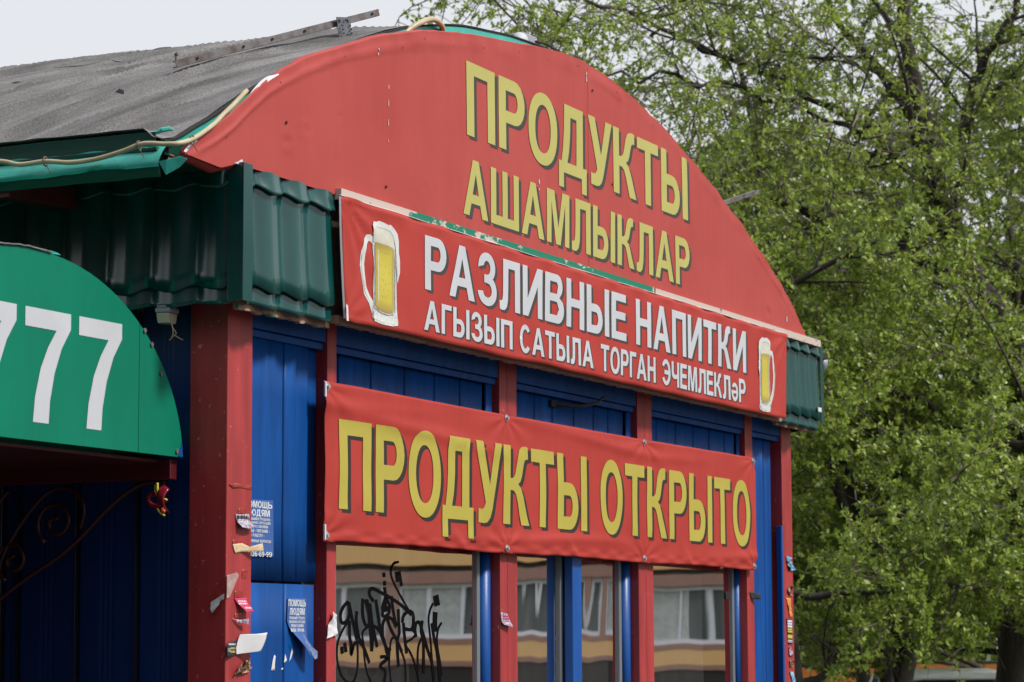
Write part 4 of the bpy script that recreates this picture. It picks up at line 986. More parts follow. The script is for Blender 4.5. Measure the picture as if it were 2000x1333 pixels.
def roof_bar():
    t = thing('angle_bar', 'long rusty perforated steel bar held above the felt roof by a zinc bracket', 'metal bar', (1.2,.12,4.2))
    a, b = Vector((.33,.45,3.932)), Vector((1.228,.023,4.289))
    m = MB(); m.bar(a, b, .004, .028); m.bar(a+Vector((.01,.012,-.012)), b+Vector((.01,.012,-.012)), .024, .004); m.bar(a+Vector((.01,.012,.012)), b+Vector((.01,.012,.012)), .024, .004)
    obj('bar', m, 'rust', t)
    h = MB(); d = (b-a)
    for k in (.10,.32,.46,.62,.965): h.cyl(a+d*k+Vector((-.003,-.003,0)), (-.6,-.8,0), .0055, .003, 8)
    obj('bolt_hole', h, 'black_gap', t)
    c = a+d*.80; m = MB()
    m.bar(c+Vector((-.003,-.012,.030)), c+Vector((.012,-.012,-.125)), .085, .003, (0,1,0)) if False else None
    m.add([(c.x-.035,c.y+.000,c.z+.014),(c.x+.026,c.y-.030,c.z+.022),(c.x+.036,c.y-.034,c.z-.062),(c.x-.018,c.y-.004,c.z-.072)], [(0,1,2,3)])
    m.add([(c.x-.02,c.y-.005,c.z-.073),(c.x+.038,c.y-.035,c.z-.063),(c.x+.02,c.y-.09,c.z-.085),(c.x-.055,c.y-.05,c.z-.098)], [(0,1,2,3)])
    obj('bracket_plate', m, 'zinc', t, solid=.004)
    for u, v in ((-.022,.003),(.016,.009)): obj('bracket_bolt', MB().cyl((c.x+u, c.y-.022-u*.45, c.z+v), (-.45,-.9,0), .006, .006, 6), 'zinc', t)
    m = MB()
    for u, v in ((-.018,-.02),(-.014,-.036),(-.010,-.052),(.020,-.014),(.024,-.030),(.027,-.046),(-.002,.006),(.008,-.055)): m.cyl((c.x+u, c.y-.027-u*.45, c.z+v), (-.45,-.9,0), .0036, .003, 8)
    obj('bracket_hole', m, 'black_gap', t)
    m = MB(); m.cyl(a+Vector((0,0,.016)), (.1,0,1), .004, .03, 6); m.cyl(a+Vector((.002,0,.035)), (0,0,1), .009, .005, 6); obj('bar_screw', m, 'rust', t)
    t = thing('angle_bar', 'short grey steel bar poking out past the right edge of the arched sign', 'metal bar', (5.7,.1,4.2))
    a, b = Vector((5.2,.14,4.03)), Vector((6.0,.06,4.266)); m = MB(); m.bar(a, b, .004, .022); m.bar(a+Vector((0,.012,.010)), b+Vector((0,.012,.010)), .024, .004)
    obj('bar', m, 'rust', t)
    h = MB(); h.cyl(b+Vector((-.06,-.004,0)), (0,-1,0), .007, .003, 8); obj('bolt_hole', h, 'black_gap', t)
    m = MB(); m.bar((5.3,.12,3.9), (5.32,.12,4.16), .05, .004, (0,1,0)); obj('bracket_plate', m, 'zinc', t)
roof_bar()
def floodlight():
    t = thing('floodlight', 'small grey floodlight lying on the roof crown behind the arched sign', 'floodlight', (2.7,.05,4.45))
    obj('housing', MB().box(2.68, 2.80, .02, .16, 4.440, 4.512), 'grey_plastic', t, bevel=.006)
    m = MB(); m.tube([(2.66,.06,4.445),(2.62,.03,4.447),(2.585,.0,4.449)], [.028,.036,.040], 14); obj('lamp_dome', m, 'white_print', t, smooth=True)
    obj('wire', MB().tube(cr([(2.80,.02,4.49),(2.9,0,4.49),(3.0,-.02,4.46),(3.08,-.02,4.42)], 8), .006, 6), 'rubber', t)
floodlight()
def lamp_box():
    t = thing('junction_box', 'small ivory junction box with grey lid and loose wires under the green side apron', 'junction box', (-.10,.2,2.84))
    m = MB(); m.add([(-.135,.176,2.838),(-.135,.222,2.838),(-.08,.222,2.838),(-.08,.176,2.838),(-.14,.172,2.876),(-.14,.226,2.876),(-.075,.226,2.876),(-.075,.172,2.876)], [(0,1,2,3),(7,6,5,4),(0,4,5,1),(1,5,6,2),(2,6,7,3),(3,7,4,0)])
    obj('box_body', m, 'plastic', t, bevel=.003)
    obj('lid', MB().box(-.143, -.072, .167, .230, 2.877, 2.895), 'grey_plastic', t, bevel=.004)
    obj('lid', MB().box(-.138, -.078, .172, .226, 2.8955, 2.905), 'grey_plastic', t, bevel=.003)
    m = MB()
    m.tube(cr([(-.12,.178,2.85),(-.125,.165,2.83),(-.125,.160,2.80),(-.12,.170,2.785)], 6), .0018, 5)
    m.tube(cr([(-.12,.165,2.82),(-.12,.150,2.80),(-.12,.160,2.79),(-.12,.178,2.775)], 6), .0015, 5)
    m.tube(cr([(-.12,.160,2.795),(-.12,.145,2.785),(-.12,.12,2.772)], 6), .0012, 5)
    obj('wire', m, 'cream_paper', t)
lamp_box()
def side_lamp():
    t = thing('wall_lamp', 'small dark lamp with a pale shade at the right end of the green apron', 'lamp', (6.6,-.1,3.3))
    obj('housing', MB().box(6.50, 6.68, -.12, -.04, 3.335, 3.375), 'rubber', t, bevel=.004)
    m = MB(); m.tube([(6.66,-.08,3.335),(6.665,-.08,3.30),(6.67,-.08,3.245)], [.045,.038,.010], 10); obj('shade', m, 'grey_plastic', t, smooth=True)
side_lamp()
def side_awning():
    t = thing('side_awning', 'scalloped green edge of an awning on the far side wall behind the right post', 'awning', (6.38,.1,2.5))
    g = MB(); g.grid(lambda u, v: (6.335+.018*math.sin(v*PI*2*3.4)+.035, .03+u*1.1, 2.50+v*.36), 6, 48)
    obj('edge_sheet', g, 'pediment_green', t, smooth=True, solid=.004)
side_awning()
# twig stuck over the middle header
def twig():
    t = thing('bent_wire', 'bent dark wire hanging out over the blue panels between the two banners', 'wire', (3.25,-.03,2.8))
    m = MB(); m.tube(cr([(3.02,.04,2.79),(3.10,.01,2.785),(3.20,-.03,2.785),(3.33,-.05,2.812),(3.40,-.05,2.838),(3.425,-.05,2.848)], 6), [.012]*6+[.009]*12+[.007]*13, 6); obj('stem', m, 'rubber', t)
    m = MB(); m.tube([(3.36,-.05,2.822),(3.40,-.05,2.814)], .004, 5); m.tube([(3.36,-.05,2.822),(3.41,-.05,2.836)], .004, 5); obj('wire_tip', m, 'old_wood', t)
    m = MB(); m.box(2.98,3.04,.03,.044,2.77,2.80); obj('wire_clamp', m, 'rubber', t)
twig()
def balloon():
    t = thing('burst_balloons', 'scraps of burst red and yellow balloons tied to the end of the canopy bracket', 'balloon', (-.07,.22,2.18))
    m = MB(); m.grid(lambda u, v: (-.085-.02*math.sin(PI*v), .222-.028*u+.012*math.sin(PI*v), 2.245-.085*v-.02*u), 4, 8); obj('scrap', m, 'bal_red', t, smooth=True, solid=.004)
    m = MB(); m.tube(cr([(-.09,.205,2.19),(-.09,.235,2.165),(-.09,.27,2.17),(-.09,.282,2.195),(-.09,.265,2.212),(-.09,.25,2.205)], 6), .010, 8); obj('scrap', m, 'bal_red', t, smooth=True)
    m = MB(); m.tube(cr([(-.10,.238,2.25),(-.10,.236,2.22),(-.10,.222,2.19),(-.10,.21,2.178)], 6), .0055, 6); m.tube(cr([(-.10,.246,2.245),(-.10,.247,2.22),(-.10,.232,2.195)], 6), .003, 6); obj('scrap', m, 'bal_yellow', t, smooth=True)
    m = MB(); m.tube(cr([(-.10,.236,2.155),(-.10,.225,2.14),(-.10,.205,2.128)], 6), .004, 6); m.tube([(-.10,.215,2.19),(-.10,.195,2.186)], .004, 6); obj('scrap', m, 'bal_yellow', t, smooth=True)
    m = MB(); m.tube(cr([(-.10,.212,2.178),(-.10,.210,2.16),(-.10,.215,2.148),(-.10,.204,2.143)], 6), [.003]*8+[.007]*11, 6); obj('scrap', m, 'bal_orange', t, smooth=True)
balloon()

# ------------------------------------------------------------------ flyers, stickers, tape
def sheet(name, label, cat, poly, y, m, curl=None, group=None, text=None, back=None):
    """a paper pinned at the top: poly in XZ, curl(x,z) = distance it stands off the surface"""
    xs = [p[0] for p in poly]; zs = [p[1] for p in poly]; c = (sum(xs)/len(xs), y, min(zs))
    t = thing(name, label, cat, c, group)
    cu = curl or (lambda x, z: .002)
    surf = lambda x, z: y - cu(x, z)
    o = poly_obj('sheet', poly, surf, 0, m, t, step=.012)
    s = o.modifiers.new('solid', 'SOLIDIFY'); s.thickness = .0008
    if text: text(t, surf)
    return t
def lines(t, surf, x0, x1, zt, rows, h, m, seed=0):
    random.seed(seed); g = MB()
    for k in range(rows):
        z = zt-k*h*1.8; x = x0+random.uniform(0,.1)*(x1-x0)
        while x < x1:
            w = random.uniform(.08,.25)*(x1-x0); xe = min(x+w, x1)
            g.add([(x, surf(x,z)-.0012, z), (xe, surf(xe,z)-.0012, z), (xe, surf(xe,z-h)-.0012, z-h), (x, surf(x,z-h)-.0012, z-h)], [(0,1,2,3)]); x = xe+.06*(x1-x0)
    obj('printed_lines', g, m, t)
# big blue posters
def poster_text(x0, x1, zt, H, clipx=None, fold=None):
    rows = [('ПОМОЩЬ', .115, .0), ('ЛЮДЯМ', .115, .06), ('ПОПАВШИМ В ТРУДНУЮ', .045, .05), ('ЖИЗНЕННУЮ СИТУАЦИЮ', .045, .04), ('ПРЕДОСТАВЛЯЕМ', .045, .12), ('ЖИЛЬЕ - ПИТАНИЕ -', .055, .06), ('- РАБОТУ -', .055, .24), ('ЕЖЕДНЕВНЫЕ ВЫПЛАТЫ', .048, .03)]
    gaps = [.02, .135+.03, .31, .375, .44, .51, .59, .69]
    def fn(t, surf):
        W = x1-x0
        for (s, h, ins), g in zip(rows, gaps):
            z = zt-H*(g+h)
            if fold and z < fold: continue
            text_obj('printed_text', s, x0+W*ins+.006, x1-W*ins-.008, z, H*h, surf, .0012, 'poster_text', t, step=0, clip=clipx)
        if not fold:
            text_obj('printed_text', '4-436-69-99', x0+W*.03+.006, x1-.008, zt-H*.985, H*.09, surf, .0012, 'poster_text', t, step=0, clip=clipx)
    return fn
sheet('blue_poster', 'blue help-wanted poster tucked behind the red corner post, its left edge hidden', 'poster',
      [(.182,2.198),(.366,2.200),(.369,2.07),(.370,1.985),(.32,1.988),(.182,1.982)], .024, 'blue_poster', lambda x, z: .002+.006*sm(.34,.37,x), 'blue posters beside the corner post',
      poster_text(.155, .368, 2.198, .216, .184))
sheet('blue_poster', 'blue poster peeling away at its lower left, above the torn white scraps', 'poster',
      [(.480,1.832),(.626,1.832),(.627,1.606),(.610,1.603),(.545,1.660),(.492,1.715),(.476,1.745)], .018, 'blue_poster', lambda x, z: .002+.05*sm(1.74,1.6,z)*sm(.66,.50,x)+.012*sm(1.70,1.6,z), 'blue posters beside the corner post',
      poster_text(.478, .626, 1.832, .226, None, 1.70))
g = thing('torn_poster_flap', 'crinkled pale underside of the peeling blue poster folded over its corner', 'poster scrap', (.57,-.01,1.6))
poly_obj('flap', [(.500,1.712),(.53,1.690),(.585,1.648),(.632,1.628),(.632,1.602),(.612,1.598),(.55,1.650)], lambda x, z: -.030, 0, 'blue_poster_back', g)
for i, (p, lab) in enumerate((([(.359,1.559),(.372,1.600),(.383,1.617),(.392,1.610),(.386,1.58),(.387,1.558)], 'tall torn scrap of white paper left on the blue wall, leftmost of three'),
             ([(.454,1.587),(.464,1.619),(.477,1.596),(.468,1.590)], 'small torn triangle of white paper left on the blue wall between two longer scraps'),
             ([(.494,1.591),(.515,1.641),(.524,1.628),(.509,1.603)], 'slanted torn strip of white paper under the peeling blue poster'),
             ([(.430,1.561),(.446,1.568),(.450,1.560)], 'tiny white paper crumb below the torn scraps on the blue wall'))):
    sheet('paper_scrap', lab, 'paper scrap', p, .0185, 'paper', group='white paper scraps on the blue panel')
PY = -.0015
def tape(x0, x1, z0, z1, lab):
    p = [(x0,z0+.003),(x0+.3*(x1-x0),z0),(x1-.004,z0+.004),(x1,z1-.004),(x0+.6*(x1-x0),z1),(x0+.003,z1-.003)]
    sheet('tape_mark', lab, 'tape mark', p, PY+.001, 'tape', group='dried tape marks on the corner post')
tape(.080,.137,2.138,2.160,'dark red dried tape mark just above the blue and white card')
tape(.040,.117,2.020,2.042,'dark red dried tape mark just above the curled cream ticket')
tape(.058,.115,1.828,1.855,'dark red dried tape mark just above the pink card')
tape(.060,.120,1.752,1.772,'dark red dried tape mark just above the small dark scrap')
tape(.110,.150,1.90,1.935,'narrow dark red tape mark beside the hanging torn strip')
sheet('glue_smear', 'brownish glue smear left high on the corner post above all the cards', 'glue mark', [(.012,2.243),(.06,2.252),(.12,2.246),(.176,2.25),(.172,2.232),(.10,2.236),(.04,2.230)], PY+.001, 'tape')
sheet('card', 'blue and white printed card, topmost on the corner post', 'card', [(.058,2.135),(.156,2.140),(.162,2.112),(.169,2.091),(.121,2.083),(.070,2.088)], PY, 'card_mix',
      lambda x, z: .002+.022*sm(2.115,2.085,z), 'cards taped to the corner post', lambda t, s: (lines(t, s, .066, .150, 2.131, 1, .012, 'black_card', 1), lines(t, s, .07, .15, 2.118, 2, .004, 'poster_text', 2)))
sheet('torn_ticket', 'cream torn ticket curling out past the edge of the corner post', 'ticket', [(.038,2.023),(.104,2.030),(.140,2.017),(.175,2.026),(.205,2.032),(.213,2.004),(.134,1.999),(.057,1.993)], PY, 'cream_paper',
      lambda x, z: .002+.03*sm(.09,.2,x), 'cards taped to the corner post')
sheet('pink_card', 'pink printed card hanging askew on the corner post', 'card', [(.053,1.826),(.142,1.829),(.151,1.780),(.101,1.771)], PY, 'pink_card',
      lambda x, z: .002+.028*sm(1.82,1.77,z), 'cards taped to the corner post', lambda t, s: (lines(t, s, .075, .137, 1.818, 2, .005, 'poster_text', 3), lines(t, s, .10, .145, 1.794, 1, .006, 'poster_text', 4)))
sheet('dark_scrap', 'small dark crumpled scrap below the pink card', 'card', [(.040,1.751),(.08,1.746),(.123,1.751),(.126,1.730),(.084,1.733),(.06,1.741)], PY, 'card_mix', lambda x, z: .003+.02*sm(.04,.12,x), 'cards taped to the corner post')
sheet('black_card', 'black card with white and yellow print at the left edge of the corner post', 'card', [(-.025,1.660),(.059,1.673),(.063,1.621),(-.016,1.606)], -.006, 'black_card',
      lambda x, z: .003+.01*sm(.05,-.03,x), 'cards taped to the corner post', lambda t, s: (lines(t, s, -.012, .052, 1.660, 1, .006, 'poster_text', 5), lines(t, s, .01, .052, 1.646, 2, .007, 'card_yellow', 6), lines(t, s, -.014, .012, 1.642, 3, .0025, 'poster_text', 7)))
sheet('white_card', 'blank white card leaning out from the corner post beside the black card', 'card', [(.083,1.693),(.150,1.695),(.207,1.700),(.190,1.665),(.168,1.632),(.10,1.624),(.049,1.619),(.066,1.655)], PY, 'paper',
      lambda x, z: .004+.05*sm(.05,.2,x), 'cards taped to the corner post')
sheet('brown_scrap', 'crumpled brown and orange leaflet, lowest on the corner post', 'leaflet', [(.043,1.548),(.08,1.575),(.119,1.596),(.167,1.602),(.162,1.578),(.158,1.556),(.11,1.551),(.061,1.546)], PY, 'brown_scrap',
      lambda x, z: .004+.02*abs(nz(x*40, z*50)), 'cards taped to the corner post')
t = thing('torn_strip', 'long torn strip wrapped round the corner of the post, hanging down to the left', 'paper strip', (0,0,1.77))
poly_obj('sheet', [(-.004,1.909),(.069,1.921),(.081,1.910),(.018,1.830),(-.004,1.824)], -.006, 0, 'clear_tape', t, step=.02)
m = MB()
m.add([(-.006,.000,1.903),(-.008,.025,1.868),(-.012,.056,1.832),(-.012,.054,1.818),(-.009,.025,1.825),(-.006,.002,1.845)], [(0,1,2,3,4,5)])
obj('sheet', m, 'tape', t, solid=.001)
m = MB()
m.add([(-.014,.000,1.842),(-.018,.025,1.826),(-.020,.052,1.812),(-.024,.052,1.785),(-.024,.044,1.772),(-.020,.020,1.800),(-.014,.016,1.815),(-.014,.002,1.822)], [(0,1,2,3,4,5,6,7)])
obj('sheet', m, 'paper', t, solid=.001)
sheet('torn_paper', 'torn white paper stuck on the second post at the left edge of the window', 'paper scrap', [(.744,1.678),(.755,1.730),(.790,1.785),(.818,1.769),(.830,1.710),(.826,1.694)], -.004, 'paper', lambda x, z: .003+.02*abs(nz(x*20, z*22)))
sheet('sticker', 'small white and red sticker on the post between the first and second windows', 'sticker', [(2.343,1.795),(2.412,1.789),(2.438,1.760),(2.429,1.728),(2.347,1.741)], PY, 'card_mix', lambda x, z: .002+.02*sm(1.76,1.73,z), None,
      lambda t, s: (lines(t, s, 2.36, 2.425, 1.78, 3, .006, 'pink_card', 8)))
sheet('black_sticker', 'small black folded sticker on the narrow post right of the last window', 'sticker', [(5.575,1.940),(5.655,1.930),(5.672,1.898),(5.60,1.896)], PY, 'black_card', lambda x, z: .003+.03*sm(5.58,5.67,x))
sheet('black_sticker', 'small black sticker on the glass of the last window', 'sticker', [(5.380,1.935),(5.435,1.935),(5.435,1.896),(5.380,1.896)], .066, 'black_card')
for nm, lab, p, m_, c in (('blue_flyer', 'crumpled sky-blue flyer near the top of the far right post', [(6.19,2.155),(6.265,2.145),(6.295,2.10),(6.36,2.077),(6.25,2.070),(6.215,2.10)], 'sky_blue_paper', .03),
        ('dark_leaflet', 'dark folded leaflet under the sky-blue flyer on the far right post', [(6.215,1.965),(6.262,1.995),(6.265,1.95),(6.295,1.925),(6.245,1.928),(6.21,1.945)], 'brown_scrap', .03),
        ('orange_flyer', 'torn orange flyer on the far right post above the striped notice', [(6.185,1.913),(6.26,1.910),(6.265,1.86),(6.285,1.805),(6.24,1.805),(6.22,1.86)], 'orange_card', .006),
        ('striped_notice', 'narrow notice printed in white, yellow and black bands on the far right post', [(6.185,1.795),(6.29,1.790),(6.285,1.650),(6.21,1.645)], 'black_card', .002),
        ('white_scrap', 'crumpled white scrap under the striped notice on the far right post', [(6.215,1.634),(6.255,1.630),(6.285,1.578),(6.22,1.582)], 'card_mix', .015),
        ('red_scrap', 'dark red folded scrap low on the far right post', [(6.225,1.555),(6.285,1.55),(6.285,1.515),(6.23,1.515)], 'brown_scrap', .02),
        ('blue_white_card', 'blue and white card, lowest on the far right post', [(6.225,1.49),(6.29,1.487),(6.325,1.428),(6.27,1.428)], 'sky_blue_paper', .01)):
    tx = None
    if nm == 'striped_notice':
        def tx(t, s):
            for z, h, mm in ((1.786,.012,'poster_text'),(1.770,.010,'poster_text'),(1.756,.012,'poster_text'),(1.738,.010,'card_yellow'),(1.725,.010,'card_yellow'),(1.702,.020,'card_yellow'),(1.672,.005,'poster_text'),(1.663,.004,'poster_text')):
                gg = MB(); gg.add([(6.20,s(6.2,z)-.0012,z),(6.28,s(6.2,z)-.0012,z-.002),(6.28,s(6.2,z)-.0012,z-h-.002),(6.20,s(6.2,z)-.0012,z-h)], [(0,1,2,3)]); obj('printed_band', gg, mm, t)
    sheet(nm, lab, 'flyer', p, PY, m_, (lambda c: (lambda x, z: .002+c*abs(nz(x*25, z*30))))(c), 'flyers on the far right post', tx)

# ================================================================== BACKGROUND
class Tree:
    def __init__(s, seed): s.r = random.Random(seed); s.nr = np.random.RandomState(seed); s.b = MB(); s.t = MB(); s.tw = []
    def path(s, p, d, L, n, wob, grav):
        pts = [p.copy()]; d = d.normalized()
        for i in range(n):
            d = (d + Vector((s.r.gauss(0,wob), s.r.gauss(0,wob), s.r.gauss(0,wob)+grav))).normalized()
            p = p + d*(L/n); pts.append(p.copy())
        return pts
    def grow(s, pts, r0, r1, lvl, nb, mb):
        n = len(pts); mb.tube(pts, [r0+(r1-r0)*i/(n-1) for i in range(n)], 8 if lvl == 0 else 6 if lvl == 1 else 4 if lvl == 2 else 3, cap=False)
def make_tree(name, label, base, H, seed, limbs=None, crown_r=3.6, low=1.66, nl=9, nb=9, ns=7, nt=7, leaf=.048, nleaf=25, group=None, lm='leaf', trunk_r=.17, lean=(0,0), lim0=.22):
    T = Tree(seed); r = T.r; base = Vector(base)
    root = thing(name, label, 'tree', base, group)
    # trunk
    tp = [base.copy()]; d = Vector((lean[0], lean[1], 1))
    tl = H*.62
    tp = T.path(base+Vector((0,0,-.1)), d, tl, 9, .07, .02)
    T.grow(tp, trunk_r, trunk_r*.35, 0, 0, T.b)
    mains = []
    for k in range(nl):
        f = lim0+(.98-lim0)*k/(nl-1); i = f*(len(tp)-1); q = tp[int(i)].lerp(tp[min(int(i)+1,len(tp)-1)], i-int(i))
        a = k*2.4+r.uniform(-.4,.4); el = r.uniform(-.2,.25) if k < nl*.45 else r.uniform(.25,.9) + f*.5
        dd = Vector((math.cos(a)*math.cos(el), math.sin(a)*math.cos(el), math.sin(el)))
        L = crown_r*(1.05-.35*f)*r.uniform(.8,1.15)
        mp = T.path(q, dd, L, 8, .13, .03); rr = trunk_r*(.30 if k < nl*.45 else .50)*(1-.45*f)
        T.grow(mp, rr, rr*.3, 1, 0, T.b); mains.append((mp, rr, L))
    for lp, rr in (limbs or []):
        P = [Vector(x) for x in lp]; mp = cr(P, 4); mp = [p+Vector((r.gauss(0,.03), r.gauss(0,.03), r.gauss(0,.03))) for p in mp]
        T.grow(mp, rr, rr*.35, 1, 0, T.b); mains.append((mp, rr, sum((a-b).length for a, b in zip(mp[:-1], mp[1:]))))
    twigs = []
    for mp, rr, L in mains:
        for k in range(nb):
            f = .22+.78*(k+r.random()*.6)/nb; i = min(f, .995)*(len(mp)-1); q = mp[int(i)].lerp(mp[int(i)+1], i-int(i))
            t = (mp[int(i)+1]-mp[int(i)]).normalized(); a = Vector((r.gauss(0,1), r.gauss(0,1), r.gauss(.15,.7))).normalized()
            dd = (t*.6+a).normalized(); bl = r.uniform(.8,1.7)*(1.15-.4*f)*crown_r/3.6
            bp = T.path(q, dd, bl, 6, .16, .0)
            if min(p.z for p in bp) < low-.25: continue
            T.grow(bp, rr*.22+.004, .004, 2, 0, T.b)
            for j in range(ns):
                g = .15+.85*(j+r.random())/ns; i2 = min(g, .995)*(len(bp)-1); q2 = bp[int(i2)].lerp(bp[int(i2)+1], i2-int(i2))
                t2 = (bp[int(i2)+1]-bp[int(i2)]).normalized(); a2 = Vector((r.gauss(0,1), r.gauss(0,1), r.gauss(0,.7))).normalized()
                sl = r.uniform(.35,.85)*crown_r/3.6
                sp = T.path(q2, (t2*.5+a2), sl, 5, .18, -.07)
                if min(p.z for p in sp) < low-.15: continue
                T.grow(sp, .0075, .003, 3, 0, T.t)
                twigs.append(sp)
                for w in range(nt):
                    g2 = .2+.8*r.random(); i3 = min(g2,.99)*(len(sp)-1); q3 = sp[int(i3)].lerp(sp[int(i3)+1], i3-int(i3))
                    a3 = Vector((r.gauss(0,1), r.gauss(0,1), r.gauss(-.2,.7))).normalized()
                    wp = T.path(q3, a3, r.uniform(.15,.40), 3, .2, -.16)
                    if min(p.z for p in wp) < low-.25: continue
                    T.grow(wp, .0042, .002, 3, 0, T.t); twigs.append(wp)
    obj('trunk', T.b, 'bark', root, smooth=True)
    obj('twigs', T.t, 'twig', root, kind='stuff')
    # leaves: bunches along the twigs
    P = []
    for tw in twigs:
        m = len(tw)-1
        for k in range(max(1, nleaf//5)):
            i = (r.random()**.7)*m*.999; P.append(tw[int(i)].lerp(tw[int(i)+1], i-int(i)))
    P = np.array([tuple(p) for p in P]); P = P[P[:,2] > base.z+low+.25*np.sin(P[:,0]*2+P[:,1]*3)]; P = P[(T.nr.rand(len(P)) < 1.0-.58*np.clip((P[:,2]-3.0)/2.6, 0, 1))]
    rs = T.nr; P = P + rs.normal(0, .012, P.shape); K = 5; P = np.repeat(P, K, 0); n = len(P)
    d = rs.normal(0, 1, (n,3)); d[:,2] += .15; d /= np.linalg.norm(d, axis=1)[:,None]
    q = rs.normal(0, 1, (n,3)); sd = np.cross(d, q); sd /= np.linalg.norm(sd, axis=1)[:,None]; nn = np.cross(sd, d)
    L = (leaf*rs.uniform(.55,1.25,n))[:,None]; W = L*rs.uniform(.24,.34,(n,1))
    P = P + d*L*.12
    v = np.empty((n,4,3)); v[:,0] = P; v[:,1] = P+d*L*.45+sd*W+nn*L*.06; v[:,2] = P+d*L-nn*L*.05; v[:,3] = P+d*L*.45-sd*W+nn*L*.06
    v -= np.array(base)
    me = bpy.data.meshes.new('crown'); me.vertices.add(n*4); me.vertices.foreach_set('co', v.reshape(-1))
    me.loops.add(n*4); me.loops.foreach_set('vertex_index', np.arange(n*4, dtype=np.int32))
    me.polygons.add(n); me.polygons.foreach_set('loop_start', np.arange(0, n*4, 4, dtype=np.int32)); me.polygons.foreach_set('loop_total', np.full(n, 4, dtype=np.int32))
    me.update(); me.materials.append(M[lm]); o = bpy.data.objects.new('crown', me); COL.objects.link(o); o.parent = root; o['kind'] = 'stuff'
    print(name, 'leaves', n, 'twigs', len(twigs))
    return root
LA = [(13.9,.66,1.03),(13.92,.57,2.76),(13.94,.49,3.63),(13.92,.55,4.25),(13.85,.84,4.71),(13.79,1.04,5.12),(13.74,1.24,5.71),(13.71,1.33,6.35),(13.68,1.44,6.99),(13.66,1.49,7.82)]
LBb = [(13.85,.84,4.71),(13.7,1.38,4.99),(13.5,2.01,5.32),(13.36,2.42,5.47),(13.23,2.8,5.55),(13.09,3.18,5.76)]
LC = [(13.79,1.04,5.12),(14.0,1.3,5.45),(14.19,1.46,5.71),(14.07,1.89,6.18),(13.87,2.49,6.58),(13.63,3.17,6.97),(13.43,3.69,7.17)]
LH = [(13.71,1.33,6.0),(14.22,1.1,6.2),(14.32,1.02,6.6),(14.39,.74,7.1),(14.43,.59,7.8)]
LI = [(13.74,1.24,5.9),(14.0,1.6,6.5),(14.07,1.87,6.84),(13.99,2.13,7.22),(13.94,2.29,7.7)]
LD = [(12.68,1.29,1.06),(12.68,1.3,1.76),(12.66,1.35,2.26),(12.61,1.51,2.47),(12.54,1.73,3.15),(12.44,2.04,3.75),(12.33,2.35,4.27),(12.21,2.67,4.62)]
LE = [(12.61,1.51,2.47),(12.9,1.3,2.7),(13.15,1.46,3.2),(13.03,1.84,3.62),(12.91,2.2,4.06)]
LJ = [(13.63,3.17,6.97),(12.9,3.6,7.15),(12.0,3.95,7.2),(11.2,4.05,7.05),(10.6,4.05,6.85)]
LK = [(14.07,1.89,6.18),(13.5,2.7,6.5),(12.9,3.3,6.6),(12.3,3.8,6.5),(11.8,4.0,6.25)]
LM = [(13.8,1.8,6.9),(13.3,2.7,7.3),(12.8,3.2,7.5),(12.1,3.5,7.5),(11.6,3.8,7.3)]
LF = [(13.94,.49,3.4),(13.5,.3,3.3),(12.99,.3,3.25),(12.85,.69,3.3),(12.78,.96,3.52),(12.68,1.28,3.7),(12.57,1.64,3.72)]
GT = 'leafing trees behind the kiosk'
make_tree('leafy_tree', 'largest leafing tree, with a forked dark trunk near the right edge of the view', (13.9,.66,0), 8.6, 3, [(LA,.15),(LBb,.075),(LC,.048),(LH,.07),(LI,.06),(LF,.05),(LJ,.022),(LK,.026)], 3.9, nl=9, nb=9, group=GT, trunk_r=.11, low=1.66, lean=(.02,-.02))
make_tree('leafy_tree', 'leaning leafy tree whose slanted trunk stands just left of the parked white car', (12.68,1.29,0), 7.4, 11, [(LD,.105),(LE,.055)], 3.3, nl=9, nb=8, group=GT, trunk_r=.075, low=1.62, lean=(-.03,.06))
make_tree('leafy_tree', 'leafy tree with a thick dark trunk right beside the far corner post', (10.75,1.45,0), 6.6, 21, [], 2.3, nl=8, nb=7, ns=6, group=GT, lim0=.35, trunk_r=.15, low=1.55, lean=(.0,.02))
make_tree('leafy_tree', 'tall leafy tree standing behind the kiosk roof, its top edge thinning into the sky', (17.0,4.6,0), 9.6, 33, [], 4.3, nl=11, nb=8, group=GT, lean=(-.02,.03))
make_tree('leafy_tree', 'leafy tree at the far right side, mostly outside the view', (16.6,.1,0), 9.2, 47, [], 3.9, nl=9, nb=7, group=GT)
GF = 'farther trees behind the parked car'
for i, (x, y, lab) in enumerate(((21.5,5.6,'dark trunk of the farther tree to the left of the white car'),(24.6,3.3,'farther tree rising behind the white car'),(30,10.5,'distant tree in the row behind, farthest left'),(34,8.3,'distant tree in the row behind, second from left'),(34,5.0,'distant tree in the row behind, at the right'))):
    make_tree('far_tree', lab, (x,y,0), 9.5, 60+i, [], 4.2, nl=11, nb=7, ns=5, nt=4, leaf=.12, nleaf=20, lim0=.12, group=GF, lm='leaf_far', trunk_r=.15, low=1.45)

# orange wall far behind
ow = thing('orange_wall', 'low orange painted wall far behind the trees', 'wall', (42, 8.5, 0))
d = Vector((-.42,.9,0))
for k in range(16):
    a = Vector((44,3.0,0))+d*(k*1.5-6); b = a+d*1.46
    m = MB(); m.bar(a+Vector((0,0,.62)), b+Vector((0,0,.62)), .12, 1.24); obj('wall_section', m, 'orange_wall', ow)
